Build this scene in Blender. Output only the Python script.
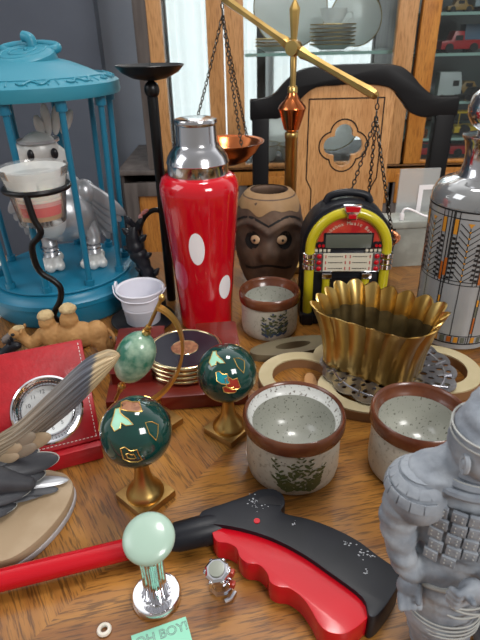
import bpy, bmesh, math, random
from mathutils import Vector, Matrix, Euler, noise
random.seed(7)
PI = math.pi
C = bpy.context.scene.collection
T = 0.75                       # height of the table top above the floor
for o in list(bpy.data.objects): bpy.data.objects.remove(o)

# ------------------------------------------------------------------ camera
cam_d = bpy.data.cameras.new('camera'); cam = bpy.data.objects.new('camera', cam_d); C.objects.link(cam)
cam_d.sensor_fit = 'VERTICAL'; cam_d.sensor_height = 24.0; cam_d.lens = 19.5
cam_d.clip_start = 0.02; cam_d.clip_end = 60
pitch, roll = math.radians(29), math.radians(1.35)
cam.matrix_world = Matrix.Translation((0, 0, T + .323)) @ Matrix.Rotation(PI/2 - pitch, 4, 'X') @ Matrix.Rotation(-roll, 4, 'Z')
cam_d.dof.use_dof = True; cam_d.dof.focus_distance = 0.42; cam_d.dof.aperture_fstop = 15
bpy.context.scene.camera = cam

# ------------------------------------------------------------------ world, lights, exposure
sc = bpy.context.scene
sc.view_settings.view_transform = 'Standard'; sc.view_settings.look = 'None'
sc.view_settings.gamma = 1; sc.view_settings.use_curve_mapping = False
sc.view_settings.exposure = 0.0
w = bpy.data.worlds.new('sky'); sc.world = w; w.use_nodes = True
nt = w.node_tree; nt.nodes.clear()
wo = nt.nodes.new('ShaderNodeOutputWorld'); bg = nt.nodes.new('ShaderNodeBackground')
tc = nt.nodes.new('ShaderNodeTexCoord'); sx = nt.nodes.new('ShaderNodeSeparateXYZ')
rp = nt.nodes.new('ShaderNodeValToRGB')
nt.links.new(tc.outputs['Generated'], sx.inputs[0])
mr = nt.nodes.new('ShaderNodeMapRange'); mr.inputs[1].default_value = -1; mr.inputs[2].default_value = 1
nt.links.new(sx.outputs['Y'], mr.inputs[0]); nt.links.new(mr.outputs[0], rp.inputs[0])
rp.color_ramp.elements[0].color = (.12, .115, .11, 1); rp.color_ramp.elements[0].position = 0
rp.color_ramp.elements[1].color = (1.0, 1.0, 1.0, 1); rp.color_ramp.elements[1].position = 1
e = rp.color_ramp.elements.new(.55); e.color = (.17, .17, .175, 1)
nt.links.new(rp.outputs[0], bg.inputs[0]); bg.inputs[1].default_value = 2.7
nt.links.new(bg.outputs[0], wo.inputs[0])

def area(name, loc, target, size, power, col, size_y=None):
    d = bpy.data.lights.new(name, 'AREA'); d.shape = 'RECTANGLE'; d.size = size; d.size_y = size_y or size
    d.energy = power; d.color = col
    o = bpy.data.objects.new(name, d); C.objects.link(o); o.location = loc
    o.rotation_euler = (Vector(target) - Vector(loc)).to_track_quat('-Z', 'Y').to_euler()
    return o
area('ceiling_light', (.15, .55, 2.4), (.15, .75, T), .3, 11, (1, .97, .93))
area('side_window_light', (-1.25, .15, 1.75), (0, .45, T), .7, 6, (.95, .97, 1.0), .8)
area('back_window_light', (.1, 1.9, 1.75), (0, .5, T), .9, 12, (.97, .98, 1.0), .8)
area('cabinet_fill_light', (.9, -.9, 1.9), (.3, 1.5, 1.0), .6, 24, (1, .98, .95), .6)  # added fill from behind the camera to brighten the cabinet front

# ------------------------------------------------------------------ helpers
def lin(h):
    h = h.lstrip('#'); r = []
    for i in (0, 2, 4):
        c = int(h[i:i+2], 16) / 255; r.append(c/12.92 if c <= .04045 else ((c+.055)/1.055)**2.4)
    return (*r, 1)
def mat(name, col, rough=.5, metal=0, col2=None, nscale=20, stretch=(1,1,1), bump=0, bscale=None, spec=.5, coat=0, trans=0, ior=1.45, lo=.35, hi=.65, detail=4, sub=0):
    m = bpy.data.materials.new(name); m.use_nodes = True; n = m.node_tree; b = n.nodes['Principled BSDF']
    b.inputs['Base Color'].default_value = lin(col); b.inputs['Roughness'].default_value = rough
    b.inputs['Metallic'].default_value = metal; b.inputs['Specular IOR Level'].default_value = spec
    b.inputs['Coat Weight'].default_value = coat; b.inputs['Coat Roughness'].default_value = .08
    b.inputs['Transmission Weight'].default_value = trans; b.inputs['IOR'].default_value = ior
    if sub: b.inputs['Subsurface Weight'].default_value = sub; b.inputs['Subsurface Scale'].default_value = .01
    if col2 or bump:
        t = n.nodes.new('ShaderNodeTexCoord'); mp = n.nodes.new('ShaderNodeMapping'); mp.inputs['Scale'].default_value = stretch
        n.links.new(t.outputs['Object'], mp.inputs[0])
    if col2:
        nz = n.nodes.new('ShaderNodeTexNoise'); nz.inputs['Scale'].default_value = nscale; nz.inputs['Detail'].default_value = detail
        n.links.new(mp.outputs[0], nz.inputs['Vector'])
        r = n.nodes.new('ShaderNodeValToRGB'); r.color_ramp.elements[0].position = lo; r.color_ramp.elements[1].position = hi
        r.color_ramp.elements[0].color = lin(col); r.color_ramp.elements[1].color = lin(col2)
        n.links.new(nz.outputs[0], r.inputs[0]); n.links.new(r.outputs[0], b.inputs['Base Color'])
    if bump:
        nb = n.nodes.new('ShaderNodeTexNoise'); nb.inputs['Scale'].default_value = bscale or nscale; nb.inputs['Detail'].default_value = 5
        n.links.new(mp.outputs[0], nb.inputs['Vector'])
        bn = n.nodes.new('ShaderNodeBump'); bn.inputs['Strength'].default_value = bump; bn.inputs['Distance'].default_value = .001
        n.links.new(nb.outputs[0], bn.inputs['Height']); n.links.new(bn.outputs[0], b.inputs['Normal'])
    return m
def pane_mat(name, tint='#ffffff', refl=.12, rough=.02, haze=0, ior=1.45):
    m = bpy.data.materials.new(name); m.use_nodes = True; n = m.node_tree; n.nodes.clear()
    o = n.nodes.new('ShaderNodeOutputMaterial'); a = n.nodes.new('ShaderNodeBsdfTransparent'); g = n.nodes.new('ShaderNodeBsdfGlossy')
    a.inputs[0].default_value = lin(tint); g.inputs['Roughness'].default_value = rough
    mx = n.nodes.new('ShaderNodeMixShader'); fr = n.nodes.new('ShaderNodeFresnel'); fr.inputs[0].default_value = ior
    ad = n.nodes.new('ShaderNodeMath'); ad.operation = 'ADD'; ad.use_clamp = True; ad.inputs[1].default_value = refl - .04
    n.links.new(fr.outputs[0], ad.inputs[0]); n.links.new(ad.outputs[0], mx.inputs[0]); n.links.new(a.outputs[0], mx.inputs[1]); n.links.new(g.outputs[0], mx.inputs[2])
    last = mx
    if haze:
        d = n.nodes.new('ShaderNodeBsdfDiffuse'); d.inputs[0].default_value = lin('#e8ecec'); m2 = n.nodes.new('ShaderNodeMixShader'); m2.inputs[0].default_value = haze
        n.links.new(mx.outputs[0], m2.inputs[1]); n.links.new(d.outputs[0], m2.inputs[2]); last = m2
    n.links.new(last.outputs[0], o.inputs[0]); return m

def obj(name, bm, m, parent=None, smooth=40, bevel=0, loc=None, rot=None):
    bmesh.ops.recalc_face_normals(bm, faces=bm.faces[:])
    if bevel:
        es = [e for e in bm.edges if len(e.link_faces) == 2 and e.calc_face_angle(0) > math.radians(30)]
        bmesh.ops.bevel(bm, geom=es, offset=bevel, segments=2, profile=.6, affect='EDGES', clamp_overlap=True)
    if smooth:
        for f in bm.faces: f.smooth = True
        for e in bm.edges:
            if len(e.link_faces) == 2 and e.calc_face_angle(0) > math.radians(smooth): e.smooth = False
    me = bpy.data.meshes.new(name); bm.to_mesh(me); bm.free()
    for mm in (m if isinstance(m, (list, tuple)) else [m]): me.materials.append(mm)
    o = bpy.data.objects.new(name, me); C.objects.link(o)
    if parent: o.parent = parent
    if loc: o.location = loc
    if rot: o.rotation_euler = rot
    return o
def merge(bm, layers):
    """surface pattern laid into the mesh of the part that carries it"""
    for i, b in enumerate(layers):
        mp = {v: bm.verts.new(v.co) for v in b.verts}
        for f in b.faces:
            try: bm.faces.new([mp[v] for v in f.verts]).material_index = i+1
            except ValueError: pass
        b.free()
    return bm
def tag(o, label, cat, group=None, kind=None):
    o['label'] = label; o['category'] = cat
    if group: o['group'] = group
    if kind: o['kind'] = kind
    return o
def thing(name, label, cat, loc=(0, 0, 0), rotz=0, group=None, base=T):
    o = bpy.data.objects.new(name, None); C.objects.link(o); o.empty_display_size = .02
    o.location = (loc[0], loc[1], loc[2] + base); o.rotation_euler = (0, 0, rotz)
    return tag(o, label, cat, group)
def struct(name, bm, m, parent=None, **k):
    o = obj(name, bm, m, parent, **k)
    if not parent: o['kind'] = 'structure'
    return o
def B(): return bmesh.new()
def box(bm, x0, x1, y0, y1, z0, z1, M=None):
    vs = [bm.verts.new(v) for v in [(x0,y0,z0),(x1,y0,z0),(x1,y1,z0),(x0,y1,z0),(x0,y0,z1),(x1,y0,z1),(x1,y1,z1),(x0,y1,z1)]]
    if M:
        for v in vs: v.co = M @ v.co
    for f in [(3,2,1,0),(4,5,6,7),(0,1,5,4),(1,2,6,5),(2,3,7,6),(3,0,4,7)]: bm.faces.new([vs[i] for i in f])
    return bm
def lathe(bm, prof, seg=48, M=None, cap=True, a0=0, a1=2*PI):
    full = abs(a1-a0-2*PI) < 1e-6; n = seg if full else seg+1; rings = []
    for r, z in prof:
        if r < 1e-6: rings.append([bm.verts.new((0, 0, z))])
        else: rings.append([bm.verts.new((r*math.cos(a0+(a1-a0)*i/seg), r*math.sin(a0+(a1-a0)*i/seg), z)) for i in range(n)])
    for a, b in zip(rings, rings[1:]):
        for i in range(seg):
            j = (i+1) % n
            if len(a) == 1 and len(b) == 1: continue
            if len(a) == 1: bm.faces.new((a[0], b[j], b[i]))
            elif len(b) == 1: bm.faces.new((a[i], a[j], b[0]))
            else: bm.faces.new((a[i], a[j], b[j], b[i]))
    if cap and full:
        for r in (rings[0], rings[-1]):
            if len(r) > 1: bm.faces.new(r)
    if M:
        for r in rings:
            for v in r: v.co = M @ v.co
    return bm
def catmull(pts, k=6, closed=False):
    P = [Vector(p) for p in pts]; n = len(P); out = []
    for i in range(n if closed else n-1):
        p1, p2 = P[i], P[(i+1) % n]
        p0 = P[i-1] if (i > 0 or closed) else p1*2-p2
        p3 = P[(i+2) % n] if (i+2 < n or closed) else p2*2-p1
        for s in range(k):
            t = s/k; out.append(.5*((2*p1)+(p2-p0)*t+(2*p0-5*p1+4*p2-p3)*t*t+(3*p1-p0-3*p2+p3)*t**3))
    if not closed: out.append(P[-1])
    return out
def tube(bm, pts, rad, seg=12, closed=False, caps=True, flat=1):
    P = [Vector(p) for p in pts]; n = len(P); rings = []
    R = rad if isinstance(rad, (list, tuple)) else [rad]*n
    tan = []
    for i in range(n):
        a = P[(i-1) % n] if (closed or i > 0) else P[i]; b = P[(i+1) % n] if (closed or i < n-1) else P[i]
        tan.append((b-a).normalized())
    up = Vector((0, 0, 1)) if abs(tan[0].z) < .9 else Vector((0, 1, 0))
    nrm = (up - tan[0]*up.dot(tan[0])).normalized()
    for i in range(n):
        nrm = (nrm - tan[i]*nrm.dot(tan[i])).normalized(); bi = tan[i].cross(nrm)
        rings.append([bm.verts.new(P[i] + (nrm*math.cos(2*PI*k/seg)*flat + bi*math.sin(2*PI*k/seg))*R[i]) for k in range(seg)])
    for i in range(n if closed else n-1):
        a, b = rings[i], rings[(i+1) % n]
        for k in range(seg): bm.faces.new((a[k], a[(k+1) % seg], b[(k+1) % seg], b[k]))
    if caps and not closed:
        bm.faces.new(rings[0]); bm.faces.new(rings[-1])
    return bm
def ell(bm, c, r, rot=(0, 0, 0), seg=20, rings=12):
    M = Matrix.Translation(c) @ Euler(rot).to_matrix().to_4x4() @ Matrix.Diagonal((*r, 1))
    lathe(bm, [(math.sin(PI*i/rings), -math.cos(PI*i/rings)) for i in range(rings+1)], seg, M, cap=False); return bm
def poly(bm, pts, z0, z1, k=0, M=None):
    P = [(p.x, p.y) for p in catmull([(a, b, 0) for a, b in pts], k, True)] if k else pts
    a = [bm.verts.new((x, y, z0)) for x, y in P]; b = [bm.verts.new((x, y, z1)) for x, y in P]; n = len(P)
    if M:
        for v in a+b: v.co = M @ v.co
    bm.faces.new(a[::-1]); bm.faces.new(b)
    for i in range(n): bm.faces.new((a[i], a[(i+1) % n], b[(i+1) % n], b[i]))
    return bm
def plate(bm, f, x0, x1, y0, y1, nx, z0, z1, M=None):
    """solid plate of the region f(x,y)<0 (marching squares)"""
    h = (x1-x0)/nx; ny = int(round((y1-y0)/h)); V = {}; top = {}; bot = {}
    for i in range(nx+1):
        for j in range(ny+1): V[i, j] = f(x0+i*h, y0+j*h)
    def vert(key, x, y):
        if key not in top:
            top[key] = bm.verts.new((x, y, z1)); bot[key] = bm.verts.new((x, y, z0))
        return key
    cnt = {}; faces = []
    for i in range(nx):
        for j in range(ny):
            cs = [(i, j), (i+1, j), (i+1, j+1), (i, j+1)]; loop = []
            for q in range(4):
                a, b = cs[q], cs[(q+1) % 4]; va, vb = V[a], V[b]
                if va < 0: loop.append(vert(a, x0+a[0]*h, y0+a[1]*h))
                if (va < 0) != (vb < 0):
                    t = min(max(va/(va-vb), .02), .98); k = (a, b) if a < b else (b, a)
                    loop.append(vert(k, x0+(a[0]+(b[0]-a[0])*t)*h, y0+(a[1]+(b[1]-a[1])*t)*h))
            if len(loop) >= 3:
                faces.append(loop)
                for q in range(len(loop)):
                    e = (loop[q], loop[(q+1) % len(loop)]); cnt[e] = cnt.get(e, 0)+1
    for l in faces:
        bm.faces.new([top[k] for k in l]); bm.faces.new([bot[k] for k in l[::-1]])
    for (a, b) in cnt:
        if (b, a) not in cnt:
            try: bm.faces.new((top[b], top[a], bot[a], bot[b]))
            except ValueError: pass
    if M:
        for v in list(top.values())+list(bot.values()): v.co = M @ v.co
    return bm
def blob(name, prims, m, parent=None, vox=.0015, it=6, loc=None, rot=None, disp=None):
    """one continuous organic body grown from ellipsoids and tapered limbs"""
    bm = B()
    for p in prims:
        if p[0] == 'e': ell(bm, p[1], p[2], p[3] if len(p) > 3 else (0, 0, 0), 24, 14)
        else:
            a, b, ra, rb = Vector(p[1]), Vector(p[2]), p[3], p[4]; n = 6
            tube(bm, [a.lerp(b, i/n) for i in range(n+1)], [ra+(rb-ra)*i/n for i in range(n+1)], 16)
            ell(bm, a, (ra,)*3, seg=16, rings=8); ell(bm, b, (rb,)*3, seg=16, rings=8)
    bmesh.ops.recalc_face_normals(bm, faces=bm.faces[:])
    me = bpy.data.meshes.new('tmp'); bm.to_mesh(me); bm.free(); t = bpy.data.objects.new('tmp', me); C.objects.link(t)
    r = t.modifiers.new('r', 'REMESH'); r.mode = 'VOXEL'; r.voxel_size = vox
    s = t.modifiers.new('s', 'SMOOTH'); s.iterations = it; s.factor = .5
    dg = bpy.context.evaluated_depsgraph_get(); dg.update()
    me2 = bpy.data.meshes.new_from_object(t.evaluated_get(dg)); me2.name = name
    bpy.data.objects.remove(t)
    if disp:
        for v in me2.vertices: v.co += v.normal*disp(v.co)
    for pl in me2.polygons: pl.use_smooth = True
    me2.materials.clear(); me2.materials.append(m)
    o = bpy.data.objects.new(name, me2); C.objects.link(o)
    if parent: o.parent = parent
    if loc: o.location = loc
    if rot: o.rotation_euler = rot
    return o
def fan(bm, pts, fn, rings=3):
    """star-shaped 2D outline filled in rings and carried onto a surface by fn(u, v)"""
    cx = sum(p[0] for p in pts)/len(pts); cy = sum(p[1] for p in pts)/len(pts); n = len(pts)
    c = bm.verts.new(fn(cx, cy)); prev = None
    for k in range(1, rings+1):
        t = k/rings; ring = [bm.verts.new(fn(cx+(x-cx)*t, cy+(y-cy)*t)) for x, y in pts]
        for i in range(n):
            if prev: bm.faces.new((prev[i], prev[(i+1) % n], ring[(i+1) % n], ring[i]))
            else: bm.faces.new((c, ring[i], ring[(i+1) % n]))
        prev = ring
def strip(bm, pts, wd, fn):
    L = []
    for i, p in enumerate(pts):
        a = pts[max(i-1, 0)]; b = pts[min(i+1, len(pts)-1)]; dx, dy = b[0]-a[0], b[1]-a[1]; l = math.hypot(dx, dy) or 1
        nx, ny = -dy/l*wd/2, dx/l*wd/2
        L.append((bm.verts.new(fn(p[0]+nx, p[1]+ny)), bm.verts.new(fn(p[0]-nx, p[1]-ny))))
    for a, b in zip(L, L[1:]): bm.faces.new((a[0], a[1], b[1], b[0]))
def seg2(a, b, n=6): return [(a[0]+(b[0]-a[0])*i/n, a[1]+(b[1]-a[1])*i/n) for i in range(n+1)]
def oval(cx, cy, rx, ry, rot=0, n=20):
    return [(cx+rx*math.cos(t)*math.cos(rot)-ry*math.sin(t)*math.sin(rot), cy+rx*math.cos(t)*math.sin(rot)+ry*math.sin(t)*math.cos(rot)) for t in (2*PI*i/n for i in range(n))]
def text_mesh(s, size, m, name, parent, loc, rot, outline=0, ext=.0002):
    cu = bpy.data.curves.new('t', 'FONT'); cu.body = s; cu.size = size; cu.align_x = 'CENTER'; cu.align_y = 'CENTER'
    if outline: cu.fill_mode = 'NONE'; cu.bevel_depth = outline; cu.bevel_resolution = 1
    else: cu.extrude = ext
    t = bpy.data.objects.new('t', cu); C.objects.link(t); dg = bpy.context.evaluated_depsgraph_get(); dg.update()
    me = bpy.data.meshes.new_from_object(t.evaluated_get(dg)); bpy.data.objects.remove(t); me.name = name
    me.materials.clear(); me.materials.append(m)
    o = bpy.data.objects.new(name, me); C.objects.link(o); o.parent = parent; o.location = loc; o.rotation_euler = rot
    return o
def dup(root, loc=None, rotz=None, label=None, group=None):
    r = root.copy(); C.objects.link(r)
    if loc: r.location = loc
    if rotz is not None: r.rotation_euler = (0, 0, rotz)
    if label: r['label'] = label
    if group: r['group'] = group
    for ch in list(root.children):
        c = ch.copy(); C.objects.link(c); c.parent = r
        for g in ch.children:
            d = g.copy(); C.objects.link(d); d.parent = c
    return r
def roundrect(w_, d_, r, n=5):
    out = []
    for cx, cy, a in ((w_/2-r, d_/2-r, 0), (-w_/2+r, d_/2-r, PI/2), (-w_/2+r, -d_/2+r, PI), (w_/2-r, -d_/2+r, 1.5*PI)):
        for i in range(n+1): out.append((cx+r*math.cos(a+PI/2*i/n), cy+r*math.sin(a+PI/2*i/n)))
    return out

# ------------------------------------------------------------------ materials
def wood(name, c1, c2, c3, rough=.35, sc_=1, ang=0, ang2=None, line=None, coat=.0, axis='xy'):
    m = bpy.data.materials.new(name); m.use_nodes = True; n = m.node_tree; b = n.nodes['Principled BSDF']
    b.inputs['Roughness'].default_value = rough; b.inputs['Coat Weight'].default_value = coat; b.inputs['Coat Roughness'].default_value = .15
    t = n.nodes.new('ShaderNodeTexCoord')
    def layer(a):
        mp = n.nodes.new('ShaderNodeMapping'); mp.vector_type = 'TEXTURE'; mp.inputs['Rotation'].default_value = a
        n.links.new(t.outputs['Object'], mp.inputs[0]); return mp
    if ang2 is None:
        src = layer(ang if isinstance(ang, tuple) else (0, 0, ang)).outputs[0]
    else:
        m1, m2 = layer((0, 0, ang)), layer((0, 0, ang2)); s = n.nodes.new('ShaderNodeSeparateXYZ'); n.links.new(t.outputs['Object'], s.inputs[0])
        a = n.nodes.new('ShaderNodeMath'); a.operation = 'MULTIPLY'; a.inputs[1].default_value = line[0]
        c = n.nodes.new('ShaderNodeMath'); c.operation = 'MULTIPLY_ADD'; c.inputs[1].default_value = line[1]
        g = n.nodes.new('ShaderNodeMath'); g.operation = 'GREATER_THAN'; g.inputs[1].default_value = line[2]
        n.links.new(s.outputs['X'], a.inputs[0]); n.links.new(s.outputs['Y'], c.inputs[0]); n.links.new(a.outputs[0], c.inputs[2]); n.links.new(c.outputs[0], g.inputs[0])
        mx = n.nodes.new('ShaderNodeMix'); mx.data_type = 'VECTOR'; n.links.new(g.outputs[0], mx.inputs[0]); n.links.new(m1.outputs[0], mx.inputs[4]); n.links.new(m2.outputs[0], mx.inputs[5]); src = mx.outputs[1]
    def nz(st, scale, det, dist=0):
        mp = n.nodes.new('ShaderNodeMapping'); mp.inputs['Scale'].default_value = st; n.links.new(src, mp.inputs[0])
        q = n.nodes.new('ShaderNodeTexNoise'); q.inputs['Scale'].default_value = scale; q.inputs['Detail'].default_value = det; q.inputs['Distortion'].default_value = dist
        n.links.new(mp.outputs[0], q.inputs['Vector']); return q.outputs[0]
    big = nz((1, 7, 7), 7*sc_, 3, .6); fine = nz((1, 13, 13), 62*sc_, 5, .25)
    r1 = n.nodes.new('ShaderNodeValToRGB'); r1.color_ramp.elements[0].position = .3; r1.color_ramp.elements[1].position = .7
    r1.color_ramp.elements[0].color = lin(c1); r1.color_ramp.elements[1].color = lin(c2); n.links.new(big, r1.inputs[0])
    r2 = n.nodes.new('ShaderNodeValToRGB'); r2.color_ramp.elements[0].position = .49; r2.color_ramp.elements[1].position = .62
    r2.color_ramp.elements[0].color = (0, 0, 0, 1); r2.color_ramp.elements[1].color = (.66, .66, .66, 1); n.links.new(fine, r2.inputs[0])
    mc = n.nodes.new('ShaderNodeMix'); mc.data_type = 'RGBA'; n.links.new(r2.outputs[0], mc.inputs[0]); n.links.new(r1.outputs[0], mc.inputs[6]); mc.inputs[7].default_value = lin(c3)
    n.links.new(mc.outputs[2], b.inputs['Base Color'])
    bn = n.nodes.new('ShaderNodeBump'); bn.inputs['Strength'].default_value = .15; bn.inputs['Distance'].default_value = .0006
    n.links.new(fine, bn.inputs['Height']); n.links.new(bn.outputs[0], b.inputs['Normal'])
    return m
RZ = (0, PI/2, 0)
m_table = wood('oak_veneer', '#7a4a1c', '#a87432', '#35200c', .32, 1, math.radians(12), math.radians(-58), (-.809, .588, .039), coat=.2)
m_oak = wood('golden_oak', '#b4712c', '#cf8e42', '#8a5220', .35, .6, RZ)
m_pine = wood('pale_splat_wood', '#c08a55', '#d6a26c', '#a06a3a', .4, .6, RZ)
m_cabwood = wood('honey_cabinet_wood', '#bb8753', '#cf9d6a', '#94663a', .4, .5, RZ)
m_weather = mat('dark_weathered_wood', '#4a4340', .5, 0, '#6a625e', 12, (3, 3, .4))
m_floor = wood('floor_wood', '#6d4424', '#8a5a33', '#3d2412', .4, .4, 0)
m_wall_unlit = mat('unlit_wall_paint', '#5b616d', .85, 0, '#606672', 6)  # wall paint darkened, shade of the unlit side put into the colour
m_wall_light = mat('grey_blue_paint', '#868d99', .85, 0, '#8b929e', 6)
m_trim = mat('grey_white_trim', '#a9a6a2', .6, 0, '#8f8c8a', 8)
m_ceil = mat('white_ceiling', '#d8d6d0', .9)
m_black = mat('black_lacquer', '#0b0b0d', .45, 0, '#111114', 9, spec=.3)
m_iron = mat('black_iron', '#121213', .35, .3)
m_teal = mat('teal_plastic', '#166a88', .36, 0, '#1a7392', 5)
m_teal2 = mat('teal_plastic_lid', '#2a7c92', .42, 0, '#2f8398', 6)
m_chrome = mat('chrome', '#e6e6ea', .07, 1)
m_steel = mat('polished_steel', '#c9c9cc', .16, 1)
m_brass = mat('brass', '#d2b06a', .3, 1, '#b8955a', 30)
m_brass_old = mat('aged_brass', '#c8ac6c', .3, 1, '#96743a', 18, (1, 1, .5), lo=.4, hi=.62, bump=.2, bscale=60)
m_brass_dull = mat('brushed_brass', '#b8965e', .38, 1, '#a07e4a', 60)
m_copper = mat('copper', '#dc8450', .2, 1, '#cc7444', 20)
m_steelfab = mat('silver_plate', '#a6a6aa', .3, .9, '#8c8c92', 70)
m_chain = mat('dark_steel_chain', '#54504a', .35, 1)
m_red_glass = mat('red_enamel_glass', '#c00a1c', .12, 0, coat=.6)
m_white_glass = mat('white_glass', '#f2eef0', .2, coat=.4)
m_spot_refl = mat('pink_spot_reflection', '#c43a58', .15, coat=.6)
m_redlea = mat('red_leather', '#b01420', .42, 0, '#a0101c', 90, bump=.25, bscale=260, coat=.1)
m_gap_shade = mat('dark_red_gap_shade', '#5c0c12', .6)
m_thread = mat('white_thread', '#d9d0cc', .7)
m_dial = mat('pale_dial', '#d9dcdc', .4)
m_ink = mat('black_ink', '#1c1c1e', .5)
m_grey_ink = mat('grey_ink', '#77797c', .5)
m_stone_pot = mat('speckled_stoneware', '#b6b0a2', .35, 0, '#8f887a', 260, lo=.55, hi=.72, bump=.08, coat=.15)
m_pot_in = mat('grey_glaze', '#9b9c92', .25, 0, '#5c5a50', 420, coat=.3, lo=.62, hi=.70, detail=2)
m_pot_ledge = mat('pale_speckled_glaze', '#c9cac6', .25, 0, '#6a625a', 380, coat=.3, lo=.58, hi=.68, detail=2)
m_rim = mat('brown_glazed_rim', '#4c2415', .25, 0, '#6e4028', 35, coat=.3)
m_speck = mat('dark_speck', '#4a4338', .5)
m_leaf = mat('olive_leaf_paint', '#5a5a34', .45, 0, '#45502f', 80)
m_leafb = mat('blue_flower_paint', '#3c4a66', .45)
m_leafw = mat('white_bud_paint', '#d4d2c4', .45)
m_pail = mat('white_painted_tin', '#dcdce6', .4)
m_green = mat('dark_green_stone', '#0f4038', .08, 0, '#082a28', 26, (1, 1, 1.3), coat=.6, lo=.3, hi=.7)
m_jade = mat('mottled_jade', '#2f6c58', .2, 0, '#a4bca4', 55, coat=.4, lo=.42, hi=.68)
m_turq = mat('turquoise_inlay', '#1f8f9c', .3); m_redin = mat('red_inlay', '#a03224', .3); m_mintin = mat('pale_green_inlay', '#9ad0b4', .3)
m_gold = mat('gold_line', '#e2b866', .28, .9)
m_redwood = mat('dark_red_lacquered_wood', '#5e1812', .3, 0, '#722218', 20, (1, 4, 1), coat=.3)
m_vinyl = mat('black_coaster', '#1c1c26', .25, 0, '#262630', 30)
m_label = mat('tan_label', '#9a6a4c', .5, 0, '#7d5038', 200, lo=.45, hi=.55)
m_gold2 = mat('pale_gold_rim', '#d8c69c', .15, 1)
m_cream = mat('cream_painted_wood', '#bdb08e', .5, 0, '#ac9f7c', 25)
m_creamside = mat('trivet_brown', '#7d5a3c', .5)
m_olive = mat('olive_grey_wood', '#6f6650', .5, 0, '#5d5443', 20)
m_redpl = mat('red_plastic', '#b8081a', .24, 0, coat=.08)
m_blackpl = mat('black_plastic', '#12141a', .42, 0, '#181a21', 40, spec=.35)
m_scuff = mat('white_scuff', '#a9abb0', .7)
m_mint = mat('mint_pearl', '#9fb8a8', .3, 0, coat=.4)
m_mintp = mat('mint_paper', '#8fd0b4', .6)
m_warr = mat('grey_blue_clay', '#6d747e', .62, 0, '#9da3aa', 60, bump=.6, bscale=190, lo=.32, hi=.68)
m_warr_l = mat('pale_worn_clay', '#a9aaa6', .7)
m_warr_d = mat('dark_clay', '#52565c', .7)
m_coco = mat('dark_coconut', '#44332b', .7, 0, '#6a5342', 30, bump=.6, bscale=70)
m_coco_l = mat('pale_coconut_rim', '#8a6a48', .6, 0, '#a08058', 30, bump=.3)
m_coco_d = mat('blackened_coconut', '#14100f', .7)
m_eye = mat('tan_bead', '#d8b48c', .4)
m_yellow = mat('yellow_tube', '#b5a818', .22, 0, '#c2b424', 10, coat=.4)
m_jred = mat('jukebox_red', '#a81c20', .4, 0, '#c2442f', 60)
m_card = mat('cream_card', '#cfc8b4', .5)
m_lcd = mat('grey_lcd', '#5a5e55', .25)
m_glassfrost = mat('frosted_grey_glass', '#8d8f90', .25, 0, '#9b9d9e', 12, coat=.4)
m_lead = mat('black_lead_line', '#1b1b1d', .4)
m_amber = mat('amber_tile', '#c98a2c', .3); m_clear_t = mat('orange_tile', '#a85a20', .3); m_gtile = mat('grey_green_tile', '#5c6154', .3)
m_wax_r = mat('red_wax', '#d8342c', .3, sub=.2); m_wax_w = mat('cream_wax', '#eadfce', .35, sub=.3); m_wax_p = mat('pink_wax', '#e0938c', .3, sub=.3)
m_glass = mat('clear_glass', '#ffffff', .02, trans=1, ior=1.45)
m_glass_thin = pane_mat('thin_glass', '#ffffff', .06, .03, .08, 1.15)
m_film = pane_mat('cream_wax_film', '#fff8ee', .04, .2, .55, 1.1)
m_pane = pane_mat('window_pane', '#f4f8f8', .05)
m_acryl = pane_mat('cloudy_acrylic', '#e6e8e6', .1, .08, .35)
m_silver = mat('silver_plastic', '#b8babe', .33, .6, '#a8aaae', 12)
m_silver_w = mat('pale_silver_plastic', '#cfcfcc', .4, .2)
m_feather_g = mat('grey_plastic_feather', '#9d9ea2', .35, .3)
m_camel = mat('camel_hide', '#9a7040', .7, 0, '#b58a56', 60, bump=.5, bscale=200)
m_camel_p = mat('pale_camel_fur', '#b39a70', .85, 0, '#c7b084', 120, bump=.8, bscale=300)
m_muzzle = mat('grey_muzzle', '#6c6460', .6)
m_sand = mat('carved_sandstone', '#b09c82', .6, 0, '#9a8468', 30, bump=.15)
m_sandside = mat('grey_stone_edge', '#a7a4a6', .6)
m_bird_d = mat('dark_grey_feathers', '#34353a', .5, 0, '#44464b', 50)
m_bird_rim = mat('pale_feather_edge', '#9a9a94', .5)
m_china = mat('white_china', '#f2f4f3', .2, coat=.3); m_goldrim = mat('gold_plate_rim', '#b59a5c', .3, 1)
m_shelfglass = mat('green_shelf_glass', '#a9ccc4', .08, coat=.4)
m_panelmarb = mat('grey_marbled_panel', '#8d9089', .35, 0, '#a3a69e', 22, lo=.45, hi=.6)
m_toyred = mat('toy_red', '#b5121c', .3); m_toyyel = mat('toy_yellow', '#d6b21a', .35); m_toyblk = mat('toy_black', '#15151a', .3); m_toywhite = mat('toy_white', '#c8d0d2', .35); m_toytan = mat('toy_tan', '#a07a3a', .4)
m_rubber = mat('clear_rubber', '#d8d0c2', .3, sub=.1)
m_bright_patch = mat('bright_patch_white', '#dedad2', .7)
m_curtain = bpy.data.materials.new('sheer_curtain'); m_curtain.use_nodes = True
_n = m_curtain.node_tree; _n.nodes.clear(); _o = _n.nodes.new('ShaderNodeOutputMaterial'); _a = _n.nodes.new('ShaderNodeBsdfTranslucent'); _a.inputs[0].default_value = (.95, .95, .95, 1)
_t = _n.nodes.new('ShaderNodeBsdfTransparent'); _m = _n.nodes.new('ShaderNodeMixShader'); _m.inputs[0].default_value = .28
_n.links.new(_a.outputs[0], _m.inputs[1]); _n.links.new(_t.outputs[0], _m.inputs[2]); _n.links.new(_m.outputs[0], _o.inputs[0])

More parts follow.
